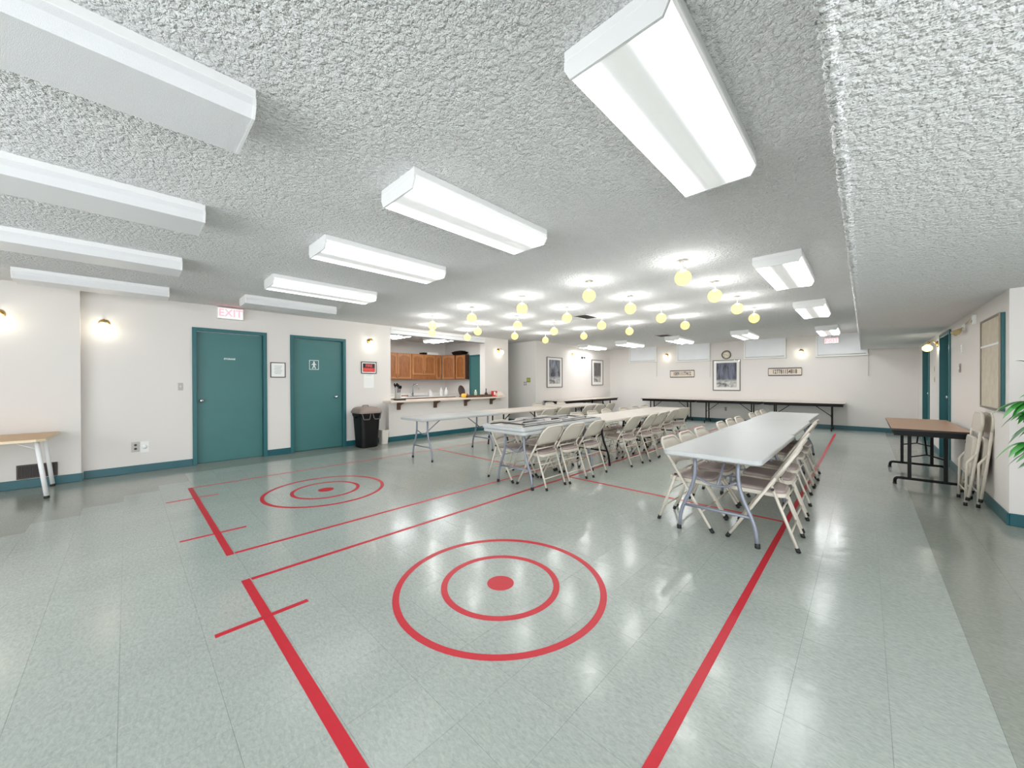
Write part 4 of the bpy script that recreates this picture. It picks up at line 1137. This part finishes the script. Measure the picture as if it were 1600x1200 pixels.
def plate(name, label, loc, rz, w, h, cat, m=M_PLATE, kind='switch'):
    r = thing(name, label, cat, loc, rz)
    MB().bbox((-w / 2, -.007, -h / 2), (w / 2, 0, h / 2), .002).build('plate', m, r)
    if kind == 'switch':
        MB().bbox((-.006, -.016, -.014), (.006, -.007, .014), .002).build('toggle', M_TRIM, r)
    elif kind == 'outlet':
        for z in (-.028, .028): MB().lathe([(.016, 0), (.016, .002), (.001, .003)], 12, tf=T(0, -.007, z, 0, PI / 2)).build('socket', M_DARK, r)
    elif kind == 'dial':
        MB().lathe([(.03, 0), (.028, .012), (.001, .014)], 16, tf=T(0, -.007, 0, 0, PI / 2)).build('dial', M_TRIM, r)
    return r
plate('light_switch', 'grey light switch left of the storage door', (LW, .585, 1.28), PI / 2, .06, .12, 'switch')
plate('power_outlet', 'grey power outlet left of the storage door near the floor', (LW, .08, .385), PI / 2, .085, .15, 'outlet', M_PLATE, 'outlet')
plate('wall_socket', 'white wall plate with round cover beside the grey outlet', (LW, .177, .375), PI / 2, .095, .165, 'outlet', M_TRIM, 'dial')
plate('power_outlet', 'pale power outlet on the far wall under the tables', (-3.284, FW, .43), 0, .075, .12, 'outlet', M_PLATE, 'outlet')
plate('thermostat', 'grey thermostat on the right wall beside the doorway', (RW, 7.97, 1.50), -PI / 2, .11, .12, 'thermostat', mat('thermostat_grey', (128, 122, 116), .4), 'dial')
plate('light_switch', 'white light switch high on the right wall above the thermostat', (RW, 7.86, 1.76), -PI / 2, .07, .11, 'switch', M_TRIM)
plate('light_switch', 'upper beige switch between the two doorways', (RW, 10.55, 1.55), -PI / 2, .08, .1, 'switch', M_BRASSP)
plate('light_switch', 'lower beige switch between the two doorways', (RW, 10.55, 1.35), -PI / 2, .08, .1, 'switch', M_BRASSP)
plate('power_outlet', 'grey outlet low on the right wall behind the tan table', (RW, 7.55, .5), -PI / 2, .08, .13, 'outlet', M_PLATE, 'outlet')
plate('light_switch', 'left of two small switches on the dim corridor wall', (-7.93, 8.86, 1.29), 0, .045, .12, 'switch', mat('switch_grey', (150, 148, 148), .4))
plate('light_switch', 'right of two small switches on the dim corridor wall', (-7.86, 8.86, 1.29), 0, .045, .12, 'switch', mat('switch_grey', (150, 148, 148), .4))
r = thing('green_sign', 'small yellow-green framed sign on the dim corridor wall', 'sign', (-7.75, 8.86, 1.33))
MB().bbox((-.075, -.012, 0), (.075, 0, .14), .003).build('frame', mat('olive_frame', (98, 100, 52), .5), r)
MB().box((-.06, -.0135, .02), (.06, -.012, .12)).build('panel', mat('lime_panel', (176, 184, 76), .5), r)
for k in range(2): MB().box((-.045, -.0142, .045 + k * .03), (.045, -.0135, .055 + k * .03)).build('text_line', mat('olive_ink', (150, 156, 70), .6), r)

# score boards of the far wall
M_DIG = mat('dark_digits', (62, 46, 40), .6); M_BOARD = mat('pale_board', (226, 212, 198), .6)
for (x0, x1, z0, z1, txt, lab) in ((-5.06, -4.246, 1.48, 1.73, '108911177412', 'long number board left of the large picture'), (-2.126, -1.32, 1.495, 1.73, '127781154818', 'long number board right of the large picture')):
    r = thing('number_board', lab, 'sign', ((x0 + x1) / 2, FW, z0), 0, 'number boards')
    w, h = (x1 - x0) / 2, z1 - z0
    MB().box((-w, -.014, .012), (w, 0, h - .012)).build('panel', M_BOARD, r)
    for a, b in ((0, .024), (h - .024, h)):
        MB().bbox((-w, -.026, a), (w, 0, b), .003).build('rail', M_FRAMEB, r)
    for s_ in (-1, 1): MB().bbox((s_ * w - .006, -.022, .024), (s_ * w + .006, 0, h - .024), .002).build('end_strip', M_FRAMEG, r)
    for k, ch in enumerate(txt):
        lettering('digit', ch, .17, M_DIG, r, (-w * .68 + k * w * 1.36 / 11, -.0155, h / 2), FACE_MY, .001, .004, .55)
# clock
r = thing('wall_clock', 'round dark-rimmed wall clock with cream face', 'clock', (-3.263, FW, 2.2))
MB().lathe([(.135, 0), (.14, .01), (.136, .03), (.118, .032), (.116, .012), (.001, .012)], 32, tf=T(0, 0, 0, 0, PI / 2)).build('rim', M_FRAMEB, r)
MB().lathe([(.116, .012), (.116, .016), (.001, .016)], 32, tf=T(0, 0, 0, 0, PI / 2)).build('face', mat('cream_face', (238, 226, 206), .6), r)
for k in range(12):
    a = PI * k / 6
    MB().bbox((-.004, -.018, .086), (.004, -.016, .104), .001, tf=Matrix.Rotation(a, 4, 'Y')).build('hour_mark', M_FRAMEB, r)
MB().bbox((-.005, -.021, -.012), (.005, -.019, .06), .001, tf=Matrix.Rotation(1.9, 4, 'Y')).build('hour_hand', M_FRAMEB, r)
MB().bbox((-.0035, -.023, -.014), (.0035, -.021, .09), .001, tf=Matrix.Rotation(-1.35, 4, 'Y')).build('minute_hand', M_FRAMEB, r)

# ceiling vents and the floor-level grille
def vent(label, loc, w, l, n):
    r = thing('ceiling_vent', label, 'vent', loc, 0, 'ceiling vents')
    f = MB()
    for a, b, c, d in ((-w, w, -l, -l + .025), (-w, w, l - .025, l), (-w, -w + .025, -l + .025, l - .025), (w - .025, w, -l + .025, l - .025)):
        f.bbox((a, c, -.014), (b, d, 0), .002)
    f.build('vent_frame', M_PLATE, r)
    MB().box((-w + .025, -l + .025, -.003), (w - .025, l - .025, 0)).build('backing', M_DARK, r)
    for k in range(n):
        y = -l + .04 + (2 * l - .08) * k / (n - 1)
        MB().box((-w + .027, -.012, -.001), (w - .027, .012, .001), tf=T(0, y, -.009, 0, .6)).build('slat', mat('vent_grey', (120, 116, 116), .5), r)
vent('grey ceiling vent among the globe lamps', (-3.98, 6.28, CZ), .15, .25, 9)
vent('grey ceiling vent before the second window', (-4.05, 10.35, CZ), .17, .22, 8)
r = thing('floor_grille', 'brown louvred return grille low on the left wall behind the desk', 'vent', (LWN, -.81, .118))
f = MB()
for a, b, c, d in ((-.165, .165, 0, .018), (-.165, .165, .162, .18), (-.165, -.147, .018, .162), (.147, .165, .018, .162)):
    f.bbox((0, a, c), (.012, b, d), .002)
f.build('vent_frame', mat('brown_grille', (78, 66, 62), .5), r)
MB().box((0, -.147, .018), (.002, .147, .162)).build('backing', M_DARK, r)
for k in range(20):
    y = -.14 + .28 * k / 19
    MB().box((.002, y - .0025, .018), (.010, y + .0025, .162)).build('slat', mat('brown_grille', (78, 66, 62), .5), r)

# emergency lights
def twin_heads(label, loc, rz, s=1.0, head=M_BRASSP, box=True):
    r = thing('emergency_light', label, 'emergency light', loc, rz, 'emergency lights')
    MB().lathe([(.001, 0), (.06 * s, 0), (.06 * s, .012), (.03 * s, .03), (.001, .032)], 16, tf=T(0, 0, 0, 0, 0, PI / 2)).build('backplate', M_TRIM, r)
    for k in (-1, 1):
        a = MB().tube([(.02, 0, 0), (.05 * s, k * .06 * s, -.02 * s), (.06 * s, k * .09 * s, -.04 * s)], .01 * s, 8).build('arm', head, r)
        MB().lathe([(.015 * s, -.05 * s), (.03 * s, -.03 * s), (.055 * s, .05 * s), (.05 * s, .052 * s), (.001, .035 * s)], 14, tf=T(.09 * s, k * .11 * s, -.07 * s, k * .7, 0, 2.2)).build('lamp_head', head, a)
    return r
twin_heads('brass twin-head emergency light right of the doorway under the soffit', (RW, 7.62, 2.03), PI, .72)
twin_heads('tiny dark twin-head emergency light beside the side wall sconce', (PW, 11.46, 2.27), 0, .7, M_DARK)
r = thing('alarm_box', 'small white alarm box on the right wall beside the emergency light', 'alarm', (RW, 6.98, 2.055), PI)
MB().bbox((0, -.04, -.06), (.03, .04, .05), .004).build('housing', M_TRIM, r)
MB().tube([(.015, -.04, .03), (.015, -.25, .03), (.015, -.52, -.0)], .006, 6).build('conduit', M_BRASSP, r)
MB().lathe([(.02, 0), (.018, .008), (.001, .01)], 12, tf=T(.03, 0, -.02, 0, 0, PI / 2)).build('sounder', M_PLATE, r)

# glazed notice case on the right wall
CX = .026
r = thing('display_case', 'teal-sided glazed beige notice case on the right wall', 'notice board', (RW, 5.705, 1.035), -PI / 2)
# local: x runs along -y of the room (negated), so the case spans local x from -w to 0, facing local -y
w, h = .80, .935
MB().bbox((-w, -CX, 0), (0, 0, h), .003).build('case_body', M_TEALF, r)
f = MB()
for a, b, c, d in ((-w, -w + .02, 0, h), (-.02, 0, 0, h), (-w + .02, -.02, 0, .02), (-w + .02, -.02, h - .02, h)):
    f.bbox((a, -CX - .012, c), (b, -CX - .0005, d), .002)
f.build('frame', mat('bronze_frame', (126, 116, 102), .35, .5), r)
MB().box((-w + .02, -CX - .003, .02), (-.02, -CX - .0005, h - .02)).build('cork_panel', M_CORK, r)
MB().bbox((-w + .02, -CX - .009, .64), (-.02, -CX - .003, .66), .001).build('reflection_strip', M_TRIM, r)  # white strip drawn for the soffit's reflection in the glass
MB().add([(-w + .02, -CX - .010, .02), (-.02, -CX - .010, .02), (-.02, -CX - .010, h - .02), (-w + .02, -CX - .010, h - .02)], [(0, 1, 2, 3)]).build('glass_pane', M_GLASS, r)

# ------------------------------------------------------------------ palm at the right edge
r = thing('potted_palm', 'green potted palm reaching in at the right edge', 'plant', (1.215, 4.25, 0))
MB().lathe([(.13, 0), (.14, .01), (.185, .33), (.2, .34), (.2, .38), (.18, .38), (.165, .33), (.001, .33)], 24).build('pot', M_POT, r)
MB().lathe([(.168, .325), (.15, .345), (.001, .35)], 20).build('soil', M_SOIL, r)
for k in range(3):
    a = k * 2.1
    MB().tube([(.05 * math.cos(a), .05 * math.sin(a), .33), (.035 * math.cos(a), .03 * math.sin(a), .7), (.03 * math.cos(a + .4), .03 * math.sin(a + .4), 1.04)], [.022, .018, .013], 8).build('stem', M_STEM, r)
def leaflet(mb, p, d, up, ln, wd, droop):
    d = d.normalized(); side = d.cross(up).normalized(); nn = side.cross(d)
    n = 5; L_, R_, C_ = [], [], []
    for k in range(n + 1):
        t_ = k / n
        c = p + d * (ln * t_) - Vector((0, 0, 1)) * (droop * ln * t_ * t_)
        w_ = wd * math.sin(PI * min(1, .12 + .88 * t_)) ** .8 * (1 if t_ < .98 else .05)
        C_.append(c - nn * w_ * .25); L_.append(c - side * w_); R_.append(c + side * w_)
    vs = L_ + C_ + R_; m = n + 1
    mb.add(vs, [(k, k + 1, m + k + 1, m + k) for k in range(n)] + [(m + k, m + k + 1, 2 * m + k + 1, 2 * m + k) for k in range(n)], 0, True)
def frond(az, z0, reach, rise, droop, nl, m, ln=.19):
    c = Vector((0, 0, z0)); h_ = Vector((math.cos(az), math.sin(az), 0))
    pt = lambda t_: c + h_ * (reach * t_) + Vector((0, 0, rise * t_ - droop * t_ * t_))
    fr = MB().tube([pt(k / 8) for k in range(9)], [.007 - .0007 * k for k in range(9)], 6).build('frond', M_STEM, r)
    for k in range(nl):
        t_ = .28 + .72 * k / (nl - 1)
        p = pt(t_); tan = (pt(min(1, t_ + .02)) - pt(t_ - .02)).normalized()
        sd = tan.cross(Vector((0, 0, 1))).normalized()
        for s_ in (-1, 1) if k < nl - 1 else (0,):
            d = tan * (.75 if s_ else 1) + sd * s_ * (1.0 - .45 * t_) + Vector((0, 0, random.uniform(-.1, .12)))
            b = MB(); leaflet(b, p, d, Vector((0, 0, 1)), ln * (1.05 - .5 * abs(t_ - .55)) * random.uniform(.9, 1.1), .023, random.uniform(.5, .95))
            b.build('leaflet', m, fr)
for k, (az, z0, reach, rise, droop, nl, mm, ln) in enumerate((
        (.97, .98, .44, .30, .16, 12, M_LEAF, .15), (1.06, .98, .40, .20, .20, 12, M_LEAFD, .15), (.88, .97, .40, .24, .15, 11, M_LEAF, .15), (1.02, .98, .36, .26, .06, 10, M_LEAF, .14),
        (1.0, .80, .43, .20, .16, 12, M_LEAF, .15), (1.1, .78, .38, .10, .10, 10, M_LEAFD, .15), (.9, .78, .38, .12, .12, 10, M_LEAF, .14), (.95, .74, .30, -.02, .06, 8, M_LEAFD, .13),
        (.93, 1.0, .40, .46, .07, 5, M_LEAFD, .10), (1.25, .98, .32, .28, .12, 9, M_LEAF, .16), (1.6, .95, .45, .45, .3, 9, M_LEAF, .2), (.3, .95, .5, .45, .3, 9, M_LEAF, .2))):
    frond(PI * az, z0 + .06, reach, rise, droop, nl, mm, ln)
